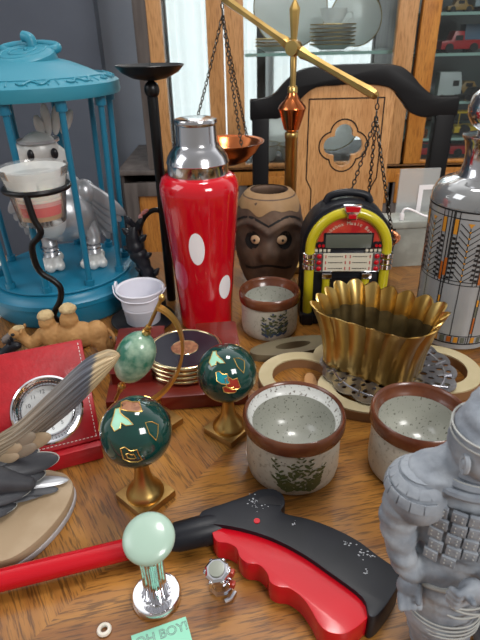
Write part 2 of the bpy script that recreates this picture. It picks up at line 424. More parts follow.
def translucent(m, amt):
    n = m.node_tree; o = n.nodes['Material Output']; b = n.nodes['Principled BSDF']
    t = n.nodes.new('ShaderNodeBsdfTranslucent'); t.inputs[0].default_value = (.95, .95, .93, 1); x = n.nodes.new('ShaderNodeMixShader'); x.inputs[0].default_value = amt
    n.links.new(b.outputs[0], x.inputs[1]); n.links.new(t.outputs[0], x.inputs[2]); n.links.new(x.outputs[0], o.inputs[0])
translucent(m_china, .45)      # thin porcelain lets the window light through
# ------------------------------------------------------------------ the room
struct('floor', box(B(), -1.6, 2.4, -1.2, 2.2, -.05, 0), m_floor)
struct('wall_left', box(B(), -1.6, -.434, 1.90, 1.96, 0, 2.5), m_wall_unlit)
struct('wall_side', box(B(), -1.66, -1.6, .9, 1.96, 0, 2.5), m_wall_unlit)
b_ = B()
for r in ((-.434, -.30, 0, 2.5), (.98, 2.4, 0, 2.5), (-.30, .98, 0, .55), (-.30, .98, 2.25, 2.5)): box(b_, r[0], r[1], 1.96, 2.02, r[2], r[3])
struct('wall_back', b_, m_wall_light)
win = struct('window_1', box(B(), -.30, .98, 1.985, 1.99, .55, 2.25), m_pane)
b_ = B()
for x in (-.30, .095, .52, .94): box(b_, x, x+.04, 1.955, 2.0, .55, 2.25)
for z in (.55, 1.36, 2.21): box(b_, -.30, .98, 1.96, 1.998, z, z+.04)
struct('window_frame', b_, m_trim, win)
struct('baseboard_back', box(B(), -.434, -.32, 1.94, 1.96, 0, .09), m_trim)
b_ = B(); n_ = 150
for i in range(n_+1):
    x = -.28+1.22*i/n_; y = 1.925+.012*math.sin(i*.9)+.006*math.sin(i*.37)
    b_.verts.new((x, y, .6)); b_.verts.new((x, y, 2.2))
b_.verts.ensure_lookup_table()
for i in range(n_): b_.faces.new((b_.verts[2*i], b_.verts[2*i+2], b_.verts[2*i+3], b_.verts[2*i+1]))
tag(obj('curtain', b_, m_curtain), 'white sheer curtain hanging over the window behind the china cabinet', 'curtain')

# ------------------------------------------------------------------ china cabinet
YC = 1.5
cab = thing('china_cabinet', 'tall honey wood china cabinet with glass doors behind the chair', 'cabinet', (.35, YC, 0), base=0)
def cpart(name, m, boxes, parent=None, bevel=.003, **k):
    b = B()
    for r in boxes: box(b, r[0]-.35, r[1]-.35, r[2]-YC, r[3]-YC, r[4], r[5])
    return obj(name, b, m, parent or cab, bevel=bevel, **k)
cpart('carcass', m_weather, [(-.335, -.325, 1.52, 1.88, .06, .72), (1.18, 1.2, 1.52, 1.88, .06, .72), (-.335, 1.2, 1.5, 1.88, 0, .06), (-.335, 1.2, 1.87, 1.88, .06, .72)])
cpart('countertop', m_weather, [(-.34, 1.22, 1.492, 1.89, .722, .735)])
cpart('crown', m_weather, [(-.27, 1.2, 1.5, 1.88, 1.78, 1.84)])
cpart('side_post', m_weather, [(-.249, -.215, 1.5, 1.53, .735, 1.78)])
cpart('side_post', m_weather, [(1.15, 1.19, 1.5, 1.53, .735, 1.78)])
for x in (-.235, .074, .445, 1.12): cpart('rear_post', m_weather, [(x, x+.028, 1.86, 1.89, .735, 1.78)])
for x0, x1 in ((-.215, -.026), (-.022, .463), (.473, 1.15)):
    d = cpart('glass_door', m_cabwood if x0 < .4 else m_oak, [(x0, x0+(.037 if x0 < -.1 else .048 if x0 < 0 else .047), 1.498, 1.52, .735, 1.78), (x1-.041 if x0 < -.1 else x1-.05, x1, 1.498, 1.52, .735, 1.78), (x0, x1, 1.499, 1.519, .735, .745), (x0, x1, 1.499, 1.519, 1.74, 1.78)])
    cpart('pane', m_pane, [(x0+.04, x1-.04, 1.508, 1.511, .745, 1.74)], d, bevel=0)
for x0, x1 in ((-.325, .03), (.04, .44), (.45, .80), (.81, 1.17)):
    d = cpart('cabinet_door', m_weather, [(x0, x0+.038, 1.495, 1.515, .08, .70), (x1-.045, x1, 1.495, 1.515, .08, .70), (x0, x1, 1.496, 1.514, .08, .13), (x0, x1, 1.496, 1.514, .66 if x0 < 0 else .58, .70)] )
    cpart('door_panel', m_oak, [(x0+.038, x1-.045, 1.505, 1.512, .13, .58 if x0 > 0 else .66)], d)
for x0, x1 in ((.04, .44), (.45, .80), (.81, 1.17)):
    d = cpart('drawer', m_oak, [(x0+.005, x1-.005, 1.488, 1.50, .625, .712)], bevel=.006)
    cpart('knob', m_black, [((x0+x1)/2-.008, (x0+x1)/2+.008, 1.475, 1.489, .662, .678)], d)
cpart('bottom_rail', m_oak, [(-.215, 1.15, 1.492, 1.52, .686, .735)])
cpart('shelf', m_shelfglass, [(.03, .445, 1.54, 1.85, 1.014, 1.022)], bevel=0)
for z in (.789, .886, 1.005, 1.099): cpart('shelf', m_shelfglass, [(.48, 1.14, 1.54, 1.85, z, z+.007)], bevel=0)
cpart('back_panel', mat('grey_mirror_back', '#7c8082', .25, .6), [(.46, 1.15, 1.855, 1.862, .735, 1.78)])
cpart('partition', m_weather, [(.448, .46, 1.53, 1.86, .735, 1.78)])

# china
def plate_mesh(r, h=.012):
    return lathe(B(), [(0, 0), (r*.55, 0), (r*.62, .003), (r, h), (r, h+.002), (r*.6, .006), (0, .004)], 40)
def rim_mesh(r, h=.014):
    return tube(B(), [(r*math.cos(2*PI*i/40), r*math.sin(2*PI*i/40), h) for i in range(40)], .0016, 6, True)
def china_plate(label, loc, r, tilt=None, group=None, name='dinner_plate'):
    t = thing(name, label, 'plate', loc, 0, group)
    M = Matrix.Identity(4)
    b = plate_mesh(r); b2 = rim_mesh(r)
    if tilt is not None:
        M = Matrix.Rotation(tilt, 4, 'X')
        for q in (b, b2):
            for v in q.verts: v.co = M @ v.co + Vector((0, 0, r*math.sin(tilt)))
    obj('plate_body', b, m_china, t); obj('gold_rim', b2, m_goldrim, t); return t
china_plate('large white plate with gold rim standing on the glass shelf beside the plate stack', (.165, 1.74, .275), .105, math.radians(78))
china_plate('gold-rimmed white plate propped at the right end of the glass cabinet shelf', (.358, 1.76, .275), .075, math.radians(78))
china_plate('white plate standing on the cabinet bottom behind the copper finial of the scale', (.165, 1.70, -.012), .085, math.radians(76))
china_plate('white plate standing on the cabinet bottom seen through the clover hole of the chair', (.30, 1.72, -.012), .09, math.radians(76))
for i in range(6):
    p = china_plate('', (.275, 1.64, .274+i*.0095), .062)
    p['label'] = ['lowest', 'second lowest', 'third from the bottom', 'fourth from the bottom', 'second from the top', 'topmost'][i]+' small plate in the stack on the glass cabinet shelf'; p['group'] = 'stacked plates on the glass shelf'
t = thing('cup', 'white teacup on top of the plate stack on the glass shelf', 'cup', (.275, 1.64, .274+.0095*5+.007))
obj('bowl', lathe(B(), [(0, 0), (.016, 0), (.019, .004), (.034, .03), (.037, .045), (.035, .045), (.031, .03), (0, .006)], 30), m_china, t)
obj('handle', tube(B(), catmull([(.033, 0, .036), (.05, 0, .036), (.052, 0, .022), (.03, 0, .014)], 5), .003, 8), m_china, t)
for i in range(3):
    p = china_plate('', (.115, 1.60, .274+i*.008), .055)
    p['label'] = ['bottom', 'middle', 'top'][i]+' saucer of the low stack behind the brass scale hub'; p['group'] = 'saucers left of the large plate'
for i, (x, y) in enumerate(((.085, 1.60), (.17, 1.58))):
    t = thing('serving_dish', ['round white dish on the cabinet bottom left of the scale pole', 'round white dish on the cabinet bottom right behind the scale pole'][i], 'dish', (x, y, -.014))
    obj('dish_body', lathe(B(), [(0, 0), (.03, 0), (.033, .006), (.042, .04), (.046, .042), (.046, .045), (.04, .045), (.03, .01), (0, .008)], 32), m_china, t)
    obj('gold_rim', tube(B(), [(.046*math.cos(a*PI/16), .046*math.sin(a*PI/16), .045) for a in range(32)], .001, 6, True), m_goldrim, t)

# toy vehicles on the right-hand shelves
def toy(name, label, cat, loc, m, L=.08, H=.022, kind='car', rz=0):
    t = thing(name, label, cat, loc, rz)
    W = L*.42; r = L*.1
    poly_side = {'car': [(-.5, .2), (-.5, .55), (-.28, .62), (-.16, 1.15), (.14, 1.15), (.26, .65), (.5, .55), (.5, .2)],
                 'pickup': [(-.5, .2), (-.5, .75), (-.05, .75), (-.02, 1.3), (.2, 1.3), (.27, .75), (.5, .7), (.5, .2)],
                 'van': [(-.5, .2), (-.5, 1.5), (.38, 1.5), (.5, .8), (.5, .2)],
                 'ladder': [(-.5, .2), (-.5, .6), (.2, .6), (.2, 1.3), (.45, 1.3), (.5, .8), (.5, .2)]}[kind]
    Mx = Matrix(((1, 0, 0, 0), (0, 0, 1, -W/2), (0, 1, 0, 0), (0, 0, 0, 1)))
    obj('body', poly(B(), [(x*L, z*H*1.3) for x, z in poly_side], 0, W, 0, Mx), m, t, bevel=.001)
    for x in (-.3, .3):
        for s in (-1, 1):
            obj('wheel', lathe(B(), [(0, -W*.12), (r, -W*.12), (r, W*.12), (0, W*.12)], 14, Matrix.Translation((x*L, s*W*.45, r)) @ Matrix.Rotation(PI/2, 4, 'X')), m_toyblk, t)
    x0, x1 = {'car': (-.12, .10), 'pickup': (.0, .18), 'van': (.1, .36), 'ladder': (.22, .42)}[kind]
    obj('side_window', box(B(), x0*L, x1*L, -W*.53, W*.53, H*.95, H*1.35), m_toyblk, t)
    if kind == 'ladder':
        b = B()
        for s in (-.25, .25): box(b, -.6*L, .35*L, s*W-.001, s*W+.001, H*1.85, H*2.0)
        for k in range(9): box(b, -.57*L+k*.11*L, -.55*L+k*.11*L, -.25*W, .25*W, H*1.88, H*1.97)
        for k in (-.4, .1): box(b, k*L-.001, k*L+.001, -.25*W, -.23*W, H*.7, H*1.9)
        obj('ladder', b, m, t)
    return t
toy('toy_truck', 'red toy pickup truck on the upper right cabinet shelf', 'toy vehicle', (.615, 1.60, .262), m_toyred, .11, .03, 'pickup', PI)
toy('toy_car', 'tan toy car on the top right cabinet shelf above the red pickup', 'toy vehicle', (.60, 1.60, .356), m_toytan, .07, .02, 'car')
toy('toy_van', 'small white toy van on the middle right cabinet shelf', 'toy vehicle', (.605, 1.60, .143), m_toywhite, .065, .036, 'van')
toy('toy_car', 'black toy car in front of the white toy van on the cabinet shelf', 'toy vehicle', (.665, 1.555, .143), m_toyblk, .085, .022, 'car', .2)
toy('fire_engine', 'yellow toy ladder truck on the lower right cabinet shelf', 'toy vehicle', (.705, 1.60, .046), m_toyyel, .15, .032, 'ladder')
toy('toy_car', 'red toy car on the cabinet bottom behind the chair post', 'toy vehicle', (.56, 1.60, -.014), m_toyred, .11, .028, 'car')
toy('toy_truck', 'red toy truck on the cabinet bottom beside the glass shaker', 'toy vehicle', (.69, 1.60, -.014), m_toyred, .12, .03, 'pickup')
toy('toy_van', 'pale grey toy van on the top right cabinet shelf', 'toy vehicle', (.70, 1.60, .356), mat('toy_grey', '#9fb0ba', .35), .14, .045, 'van')
toy('toy_car', 'tan toy car on the middle right cabinet shelf behind the black toy car', 'toy vehicle', (.69, 1.68, .143), m_toytan, .09, .026, 'car')
toy('toy_truck', 'pink toy pickup on the middle right shelf at the picture edge', 'toy vehicle', (.735, 1.60, .143), mat('toy_pink', '#b8646a', .35), .08, .030, 'pickup', .3)
toy('toy_van', 'small blue toy van behind the red toy pickup on the upper right shelf', 'toy vehicle', (.70, 1.68, .262), mat('toy_blue', '#5c7896', .35), .10, .034, 'van')
toy('toy_car', 'small dark green toy car behind the left end of the red toy pickup', 'toy vehicle', (.57, 1.66, .262), mat('toy_green', '#2c3c30', .35), .06, .02, 'car')
t = thing('copper_tin', 'small round copper tin on the shelf right of the oak door', 'tin', (.535, 1.56, .046))
obj('tin_body', lathe(B(), [(0, 0), (.014, 0), (.016, .004), (.016, .018), (.012, .024), (0, .025)], 24), m_copper, t)
obj('knob', lathe(B(), [(0, .024), (.003, .025), (.004, .029), (0, .032)], 12), m_copper, t)

# ------------------------------------------------------------------ dining chair
ch = thing('dining_chair', 'black-framed dining chair with a wooden splat and clover-shaped hole', 'chair', (.24, 1.12, 0), base=0)
CX = .24
rail_o = [(.030, .205), (.055, .206), (.078, .214), (.100, .236), (.128, .255), (.170, .262), (.24, .264), (.31, .261), (.340, .248), (.368, .222), (.395, .205), (.420, .203), (.447, .203)]
rail_i = [(.447, .165), (.404, .166), (.380, .164), (.352, .174), (.330, .198), (.306, .220), (.27, .227), (.24, .229), (.20, .227), (.160, .224), (.132, .205), (.110, .178), (.085, .168), (.072, .168), (.030, .165)]
Mf = Matrix(((1, 0, 0, -CX), (0, 0, 1, -.012), (0, 1, 0, T), (0, 0, 0, 1)))
oc = [tuple(p[:2]) for p in catmull([(x, y, 0) for x, y in rail_o], 4)] ; ic = [tuple(p[:2]) for p in catmull([(x, y, 0) for x, y in rail_i], 4)]
obj('top_rail', poly(B(), oc+ic, 0, .024, 0, Mf), m_black, ch, bevel=.004)
for x0, x1 in ((.034, .068), (.404, .443)):
    obj('back_post', box(B(), x0-CX, x1-CX, -.012, .014, .42, T+.17), m_black, ch, bevel=.004)
    obj('rear_leg', box(B(), x0-CX, x1-CX, -.010, .016, 0, .425), m_black, ch, bevel=.004)
    obj('front_leg', box(B(), x0-CX, x1-CX, -.42, -.385, 0, .425), m_black, ch, bevel=.004)
def quat(x, y, s=1):
    x -= .222; y -= .112; r = .0165*s+.0
    return min(math.hypot(x, y-.024)-r-.002, math.hypot(x, y+.024)-r-.002, math.hypot(x-.022, y)-r-.002, math.hypot(x+.022, y)-r-.002, math.hypot(x, y)-r-.004)
def splat(x, y):
    d = max(.128-x, x-.318, y-.2285, -.30-y)
    d = max(d, .012-math.hypot(x-.128, y-.2285-.004), .012-math.hypot(x-.318, y-.2285-.004))
    return max(d, -quat(x, y))
obj('splat', plate(B(), splat, .12, .33, -.305, .23, 84, 0, .012, Matrix(((1, 0, 0, -CX), (0, 0, 1, -.006), (0, 1, 0, T), (0, 0, 0, 1)))), m_pine, ch)
def groove(x, y):
    x0 = x; q = abs(quat(x, y)-.0095)-.0013
    r = max(.148-x, x-.298, y-.203, -.28-y) if y > .03 else max(.142-x, x-.304, y-.203, -.28-y)
    n1 = abs(x-.148)-.0012 if .045 < y < .203 else 1; n2 = abs(x-.298)-.0012 if .045 < y < .203 else 1
    n3 = max(abs(y-.203)-.0012, .147-x, x-.299)
    n4 = max(abs((x-.148)-(.045-y)*.5)-.0013, y-.045, .022-y); n5 = max(abs((x-.298)+(.045-y)*.5)-.0013, y-.045, .022-y)
    n6 = max(abs(x-.1595)-.0012, y-.023, -.25-y); n7 = max(abs(x-.2865)-.0012, y-.023, -.25-y)
    return min(q, n1, n2, n3, n4, n5, n6, n7)
obj('inlay_line', plate(B(), groove, .13, .315, -.26, .215, 200, 0, .0006, Matrix(((1, 0, 0, -CX), (0, 0, 1, -.0066), (0, 1, 0, T), (0, 0, 0, 1)))), m_black, ch, smooth=0)
obj('seat', box(B(), .02-CX, .46-CX, -.43, .012, .425, .47), m_black, ch, bevel=.01)
obj('lower_rail', box(B(), .068-CX, .404-CX, -.008, .012, .44, .47), m_black, ch)

# ------------------------------------------------------------------ table
tb = thing('dining_table', 'oak veneered dining table covered with collectibles', 'table', (0, .3, 0), base=0)
top = poly(B(), roundrect(1.6, 1.06, .08), T-.03, T); obj('tabletop', top, m_table, tb, bevel=.004)
obj('apron', box(B(), -.68, .68, -.42, .42, T-.11, T-.03), m_oak, tb)
for x in (-.64, .64):
    for y in (-.38, .38):
        obj('leg', lathe(B(), [(.022, 0), (.026, .02), (.02, .05), (.03, .3), (.035, .5), (.03, .6), (.04, .62), (.04, .64)], 20, Matrix.Translation((x, y, 0))), m_oak, tb)
#PART3
# ------------------------------------------------------------------ turquoise bird cage
cg = thing('bird_cage', 'turquoise plastic bird cage with domed lid holding a silver robot bird', 'bird cage', (-.24, .665, 0), math.radians(-17))
obj('base', lathe(B(), [(0, 0), (.093, 0), (.097, .004), (.099, .026), (.102, .028), (.102, .034), (.096, .038), (.094, .043), (0, .043)], 72), m_teal, cg)
obj('floor_disc', lathe(B(), [(0, .0432), (.089, .0432), (.0905, .0445), (.0905, .046), (.089, .047), (0, .047)], 72), m_teal, cg)
obj('lid', lathe(B(), [(.095, .264), (.1035, .264), (.1045, .267), (.104, .277), (.101, .279), (.092, .283), (.088, .2835), (.083, .2835), (.081, .2845), (.070, .290), (.052, .297), (.034, .302), (0, .304), (0, .298), (.05, .290), (.085, .278), (.095, .270)], 72, cap=False), m_teal2, cg)
def onlid(r):   # height of the lid at radius r
    pts = [(0, .304), (.034, .302), (.052, .297), (.070, .290), (.081, .2845), (.088, .2835), (.092, .283), (.101, .279), (.104, .277)]
    for a, b in zip(pts, pts[1:]):
        if a[0] <= r <= b[0]: return a[1]+(b[1]-a[1])*(r-a[0])/(b[0]-a[0])
    return .272
b_ = B()
for k in range(10):
    a = math.radians(-90+2+36*k+17)
    fx, fy = .084*math.cos(a), .084*math.sin(a); tx, ty = .091*math.cos(a), .091*math.sin(a)
    b = B(); tube(b, [(fx, fy, .047), (tx, ty, .267)], .0036, 12)
    bar = obj('bar', b, m_teal, cg)
    obj('bar_socket', tube(B(), [(fx, fy, .0465), (fx+.0003, fy, .0545)], .006, 14), m_teal, bar)
    obj('bar_socket', tube(B(), [(tx*.997, ty*.997, .253), (tx, ty, .266)], .0062, 14), m_teal, bar)
b_ = B()
for k in range(60):
    a = 2*PI*k/60
    if k % 5: tube(b_, [(.091*math.cos(a), .091*math.sin(a), .2836), (.100*math.cos(a), .100*math.sin(a), .2797)], .0008, 5)
tube(b_, [(.088*math.cos(2*PI*i/60), .088*math.sin(2*PI*i/60), .2838) for i in range(60)], .0012, 6, True)
obj('lid_ridges', b_, m_teal2, cg)
b_ = B()      # raised wavy ornament on the rim
for k in range(12):
    a0 = 2*PI*k/12
    P_ = [((.0955+.0035*math.sin(t*2.2))*math.cos(a0+t*.07), (.0955+.0035*math.sin(t*2.2))*math.sin(a0+t*.07), .2822-.0015*math.sin(t*2.2)) for t in [i*.5 for i in range(11)]]
    tube(b_, P_, .0013, 6)
obj('rim_ornament', b_, m_teal2, cg)
MB_ = Matrix.Translation((.004, -.006, .301)) @ Matrix.Rotation(math.radians(14), 4, 'X')
cap = obj('top_boss', lathe(B(), [(0, -.008), (.036, -.008), (.038, -.004), (.037, .004), (.033, .0072), (.020, .0085), (0, .009)], 48, MB_), m_teal2, cg)
obj('boss_scroll', tube(B(), [MB_ @ Vector(((.006+.0022*t)*math.cos(t*1.3), (.006+.0022*t)*math.sin(t*1.3), .0092-.0002*t)) for t in [i*.35 for i in range(30)]], .0016, 8), m_teal2, cap)
obj('hanging_ring', tube(B(), [(.036*math.cos(2*PI*i/40), .016+.010*math.sin(2*PI*i/40), .311+.004*math.sin(2*PI*i/40)) for i in range(40)], .005, 10, True), m_teal2, cg)
obj('hook', tube(B(), catmull([(.008, .012, .304), (.007, .012, .314), (.006, .012, .320), (.002, .012, .3225), (-.003, .012, .3235)], 5), [.006]*21, 10), m_teal2, cg)

# ------------------------------------------------------------------ robot bird in the cage
rb = thing('robot_bird', 'silver toy robot bird with crest and clear wings standing inside the turquoise cage', 'toy bird', (-.231, .672, .047), math.radians(8)); rb.scale = (1.05, 1.05, 1.10)
blob('torso', [('e', (0, 0, .064), (.038, .032, .034)), ('e', (.004, .006, .088), (.026, .024, .026)), ('c', (-.003, 0, .10), (-.008, 0, .125), .016, .014), ('e', (.022, .02, .055), (.022, .026, .018))], m_silver, rb, .002, 5)
blob('breast_plate', [('e', (-.013, -.016, .066), (.030, .022, .026)), ('e', (-.013, -.012, .085), (.022, .018, .014))], m_silver_w, rb, .0016, 4)
hd = blob('head', [('e', (-.012, 0, .138), (.022, .021, .021)), ('c', (-.028, -.004, .138), (-.036, -.012, .128), .013, .006), ('e', (-.002, .006, .128), (.02, .018, .017))], m_silver_w, rb, .0014, 4)
obj('visor', lathe(B(), [(.0228, .148), (.0238, .148), (.0238, .151), (.0228, .151)], 40, Matrix.Translation((-.012, 0, 0)), cap=False), m_silver, hd)
for x, y in ((-.019, -.0195), (.007, -.0165)):
    ey = obj('eye', ell(B(), (x, y, .137), (.0042, .003, .006)), m_toyblk, hd)
for i, (x, a, l) in enumerate(((-.006, -.15, .018), (.001, .0, .028), (.008, .2, .026), (.015, .55, .024))):
    obj('crest_feather', ell(B(), (x+math.sin(a)*l*.6, .003*i, .156+math.cos(a)*l*.5), (.0055, .003, l*.62), (0, a, 0)), m_silver_w, hd)
b_ = B(); 
for k in range(4): box(b_, -.024+k*.005, -.0215+k*.005, -.0385, -.034, .066, .078)
obj('speaker_slots', b_, m_toyblk, rb)
for s, dx in ((1, .031), (-1, -.022)):
    lg = obj('leg', tube(B(), catmull([(dx*.9, .004, .048), (dx*1.05, 0, .034), (dx, -.004, .022), (dx*1.02, -.008, .012)], 5), [.013, .012, .011, .0105, .010, .0095, .009, .009, .0095, .009, .009, .009, .009, .009, .009, .0095], 16), m_silver, rb)
    b = B()
    for k in range(3): lathe(b, [(.0085, -.001), (.0105, 0), (.0085, .001)], 20, Matrix.Translation((dx*1.01, -.005, .016+k*.005)), cap=False)
    obj('leg_ring', b, m_chrome, lg)
    blob('foot', [('c', (dx, .004, .009), (dx-.011, -.022, .006), .009, .0065), ('c', (dx, .004, .009), (dx, -.026, .006), .009, .0068), ('c', (dx, .004, .009), (dx+.011, -.022, .006), .009, .0065), ('e', (dx, .002, .009), (.013, .012, .0085))], m_silver_w, rb, .0014, 2)
    obj('shoulder', ell(B(), (s*.031, .004, .088), (.013, .014, .015)), m_silver, rb)
    wing = []
    b = B()
    for k in range(5):
        L0 = Vector((s*.028, .004+.002*k, .100-.004*k)); L1 = Vector((s*(.074-.006*k), -.006+.004*k, .060-.008*k)) if s > 0 else Vector((-.062+.004*k, .004*k, .07-.010*k))
        mid = L0.lerp(L1, .5); d = (L1-L0)
        ell(b, mid, (.009, .0022, d.length*.56), (0, math.atan2(d.x, d.z), 0), 14, 10)
    obj('wing', b, m_feather_g, rb)
obj('knob', ell(B(), (-.026, -.031, .048), (.004, .003, .004)), m_toyblk, rb)

# ------------------------------------------------------------------ votive candle in a wavy iron stand
vs = thing('candle_stand', 'black iron candle stand with wavy stem in front of the turquoise cage', 'candle holder', (-.204, .532, 0))
R_ = .0315
obj('holder_ring', tube(B(), [(R_*math.cos(2*PI*i/40), R_*math.sin(2*PI*i/40), .189) for i in range(40)], .0029, 10, True), m_iron, vs)
st = [(0, -.0315, .189), (.003, -.0325, .165), (.007, -.032, .153), (.003, -.032, .146), (-.005, -.032, .137), (-.006, -.031, .118), (-.002, -.030, .106), (.009, -.030, .097), (.014, -.030, .088), (.011, -.030, .074), (.003, -.029, .062), (-.001, -.026, .052), (.004, -.022, .045), (.014, -.014, .036), (.016, -.004, .022), (.006, 0, .008), (0, .01, .004)]
obj('wavy_stem', tube(B(), catmull(st, 5), .0033, 10), m_iron, vs)
obj('foot_ring', tube(B(), [(.022*math.cos(2*PI*i/32), .004+.022*math.sin(2*PI*i/32), .003) for i in range(32)], .003, 8, True), m_iron, vs)
vg = thing('votive_glass', 'votive glass with layered cream and red wax held in the wavy iron stand', 'candle', (-.204, .532, .152))
obj('glass_cup', lathe(B(), [(0, 0), (.022, 0), (.0235, .002), (.0275, .028), (.0285, .036), (.0345, .058), (.0335, .0585), (.027, .036), (.026, .028), (.0225, .006), (0, .006)], 48, cap=False), m_glass_thin, vg)
obj('wax_film', lathe(B(), [(.0256, .028), (.0275, .036), (.0325, .056)], 48, cap=False), m_film, vg)
obj('clear_gel', lathe(B(), [(0, .0062), (.0222, .0062), (.0232, .011), (0, .011)], 40), mat('gold_gel', '#b58a50', .15, coat=.3), vg)
obj('red_wax', lathe(B(), [(0, .0111), (.0232, .0111), (.0248, .021), (0, .021)], 40), m_wax_r, vg)
obj('pink_wax', lathe(B(), [(0, .0211), (.0249, .0211), (.0253, .0255), (0, .0255)], 40), m_wax_p, vg)
obj('cream_wax', lathe(B(), [(0, .0256), (.0253, .0256), (.0258, .030), (0, .030)], 40), m_wax_w, vg)
obj('wick', tube(B(), [(0, 0, .030), (.001, 0, .038)], .0009, 6), m_ink, vg)

# ------------------------------------------------------------------ tall black pricket candlestick
cs = thing('candlestick', 'tall black iron candlestick with shallow pan, ball and arched side leg', 'candlestick', (-.094, .645, 0))
obj('drip_pan', lathe(B(), [(0, .2765), (.008, .277), (.02, .2795), (.032, .2855), (.0385, .2925), (.0378, .2932), (.030, .288), (.018, .284), (0, .283)], 56), m_iron, cs)
obj('spike', lathe(B(), [(.0022, .283), (0, .297)], 10), m_iron, cs)
obj('ball', ell(B(), (0, 0, .2675), (.0088, .0088, .0098)), m_iron, cs)
obj('pole', tube(B(), [(0, 0, .001), (0, 0, .26)], .0062, 20), m_iron, cs)
lg = obj('arched_leg', tube(B(), catmull([(0, 0, .122), (-.008, -.001, .128), (-.020, -.002, .124), (-.030, -.003, .110), (-.036, -.004, .085), (-.037, -.004, .05), (-.036, -.003, .02), (-.036, -.003, .003)], 6), .0033, 10), m_iron, cs)
blob('wax_drip', [('e', (-.023, -.003, .1265), (.006, .003, .0028), (0, -.5, 0)), ('e', (-.029, -.004, .120), (.003, .003, .004))], m_wax_p, lg, .001, 2)
obj('arched_leg', tube(B(), catmull([(0, 0, .122), (.006, .009, .128), (.014, .020, .12), (.018, .028, .09), (.019, .030, .04), (.019, .03, .003)], 6), .0033, 10), m_iron, cs)
# black gnarled branch by the cage
br = thing('plastic_branch', 'black gnarled plastic branch leaning beside the turquoise cage', 'branch', (-.127, .622, 0))
obj('stem', tube(B(), catmull([(.022, 0, .003), (.019, -.002, .025), (.012, -.003, .045), (.006, -.002, .062), (-.002, 0, .082), (-.005, 0, .100), (-.001, 0, .118)], 5), [.007, .0075, .007, .0062, .007, .008, .007, .006, .0075, .008, .007, .0065, .008, .009, .0075, .0085, .010, .009, .011, .012, .010, .0115, .012, .010, .0095, .009, .0085, .007, .006, .004, .002], 9), m_blackpl, br)
for i, (x, z, dx, dz) in enumerate(((-.004, .10, -.012, .014), (.0, .094, .013, .010), (-.004, .086, -.014, .002), (.002, .112, .008, .014), (.004, .075, .013, .004), (.012, .046, .012, .012), (.006, .055, -.012, .006), (.018, .03, .009, .008), (-.002, .116, -.008, .012))):
    obj('twig', tube(B(), catmull([(x, 0, z), (x+dx*.6, -.003, z+dz*.6), (x+dx, -.004+.002*(i % 3), z+dz)], 4), [.0042, .004, .0036, .0042, .0046, .0038, .003, .002, .001], 8), m_blackpl, br)

# ------------------------------------------------------------------ white pail on a black dish
dish = obj('dish', lathe(B(), [(0, 0), (.034, 0), (.038, .003), (.0405, .007), (.0395, .0075), (.035, .004), (0, .003)], 56), m_blackpl, loc=(-.123, .583, T))
tag(dish, 'round black dish under the white toy pail', 'dish')
pl = thing('toy_pail', 'small white tin pail standing on a black dish', 'pail', (-.123, .583, .0035))
obj('bucket', lathe(B(), [(0, .001), (.0195, .001), (.0205, 0), (.0215, .001), (.0235, .020), (.0242, .021), (.0239, .0235), (.0247, .0245), (.0245, .027), (.0278, .043), (.0298, .0440), (.0302, .0455), (.0292, .0465), (.0268, .045), (.0195, .004), (0, .003)], 56, cap=False), m_pail, pl)
for s in (-1, 1):
    M_ = Matrix.Translation((s*.0300, -.006 if s > 0 else .004, .0475)) @ Matrix.Rotation(PI/2, 4, 'Y')
    obj('handle_lug', lathe(B(), [(.0018, -.001), (.0052, -.001), (.0052, .001), (.0018, .001)], 20, M_), m_pail, pl)
obj('wire_handle', tube(B(), catmull([(-.034, .004, .047), (-.029, -.012, .043), (-.016, -.027, .040), (0, -.031, .039), (.016, -.029, .040), (.028, -.018, .044), (.033, -.006, .0475)], 5), .0008, 6), m_pail, pl)

# ------------------------------------------------------------------ red shaker
SX, SY = -.0423, .584
sh = thing('cocktail_shaker', 'red glass cocktail shaker with white oval spots and steel cap', 'cocktail shaker', (SX, SY, 0))
prof = [(0, .0005), (.030, 0), (.0325, .002), (.0335, .03), (.036, .07), (.0395, .11), (.0428, .15), (.0445, .168), (.0442, .176), (.041, .1835), (.036, .1865)]
obj('glass_body', lathe(B(), prof+[(.030, .188), (0, .188)], 72), m_red_glass, sh)
def rs(z):
    for a, b in zip(prof[1:], prof[2:]):
        if a[1] <= z <= b[1]: return a[0]+(b[0]-a[0])*(z-a[1])/(b[1]-a[1])
    return .04
def onsh(u, z):     # u = angle from the front in radians
    r = rs(z)+.0003; return Vector((r*math.sin(u), -r*math.cos(u), z))
for (u, z, ru, rz, m) in ((-.10, .112, .225, .0195, m_white_glass), (.82, .058, .27, .0155, m_white_glass), (-.75, .075, .27, .018, m_spot_refl), (1.9, .12, .25, .018, m_white_glass), (-1.8, .12, .25, .018, m_white_glass), (2.9, .08, .26, .017, m_white_glass), (-2.3, .05, .25, .016, m_white_glass)):  # the pink oval is the reflection of a spot, painted on as colour
    b = B(); fan(b, oval(u, z, ru, rz, 0, 28), onsh); obj('spot_or_reflection', b, m, sh, smooth=80)
obj('steel_collar', lathe(B(), [(.0335, .184), (.0338, .1985), (.0345, .1995), (.0338, .2015), (.0325, .206), (.029, .2115), (.0262, .2145), (.0238, .2170), (.0232, .2185)], 64, cap=False), m_steel, sh)
obj('steel_cap', lathe(B(), [(.0232, .217), (.0226, .2195), (.0222, .221), (.0216, .2375), (.0226, .2385), (.0232, .241), (.0222, .2435), (.018, .2448), (0, .245)], 64, cap=False), m_steel, sh)

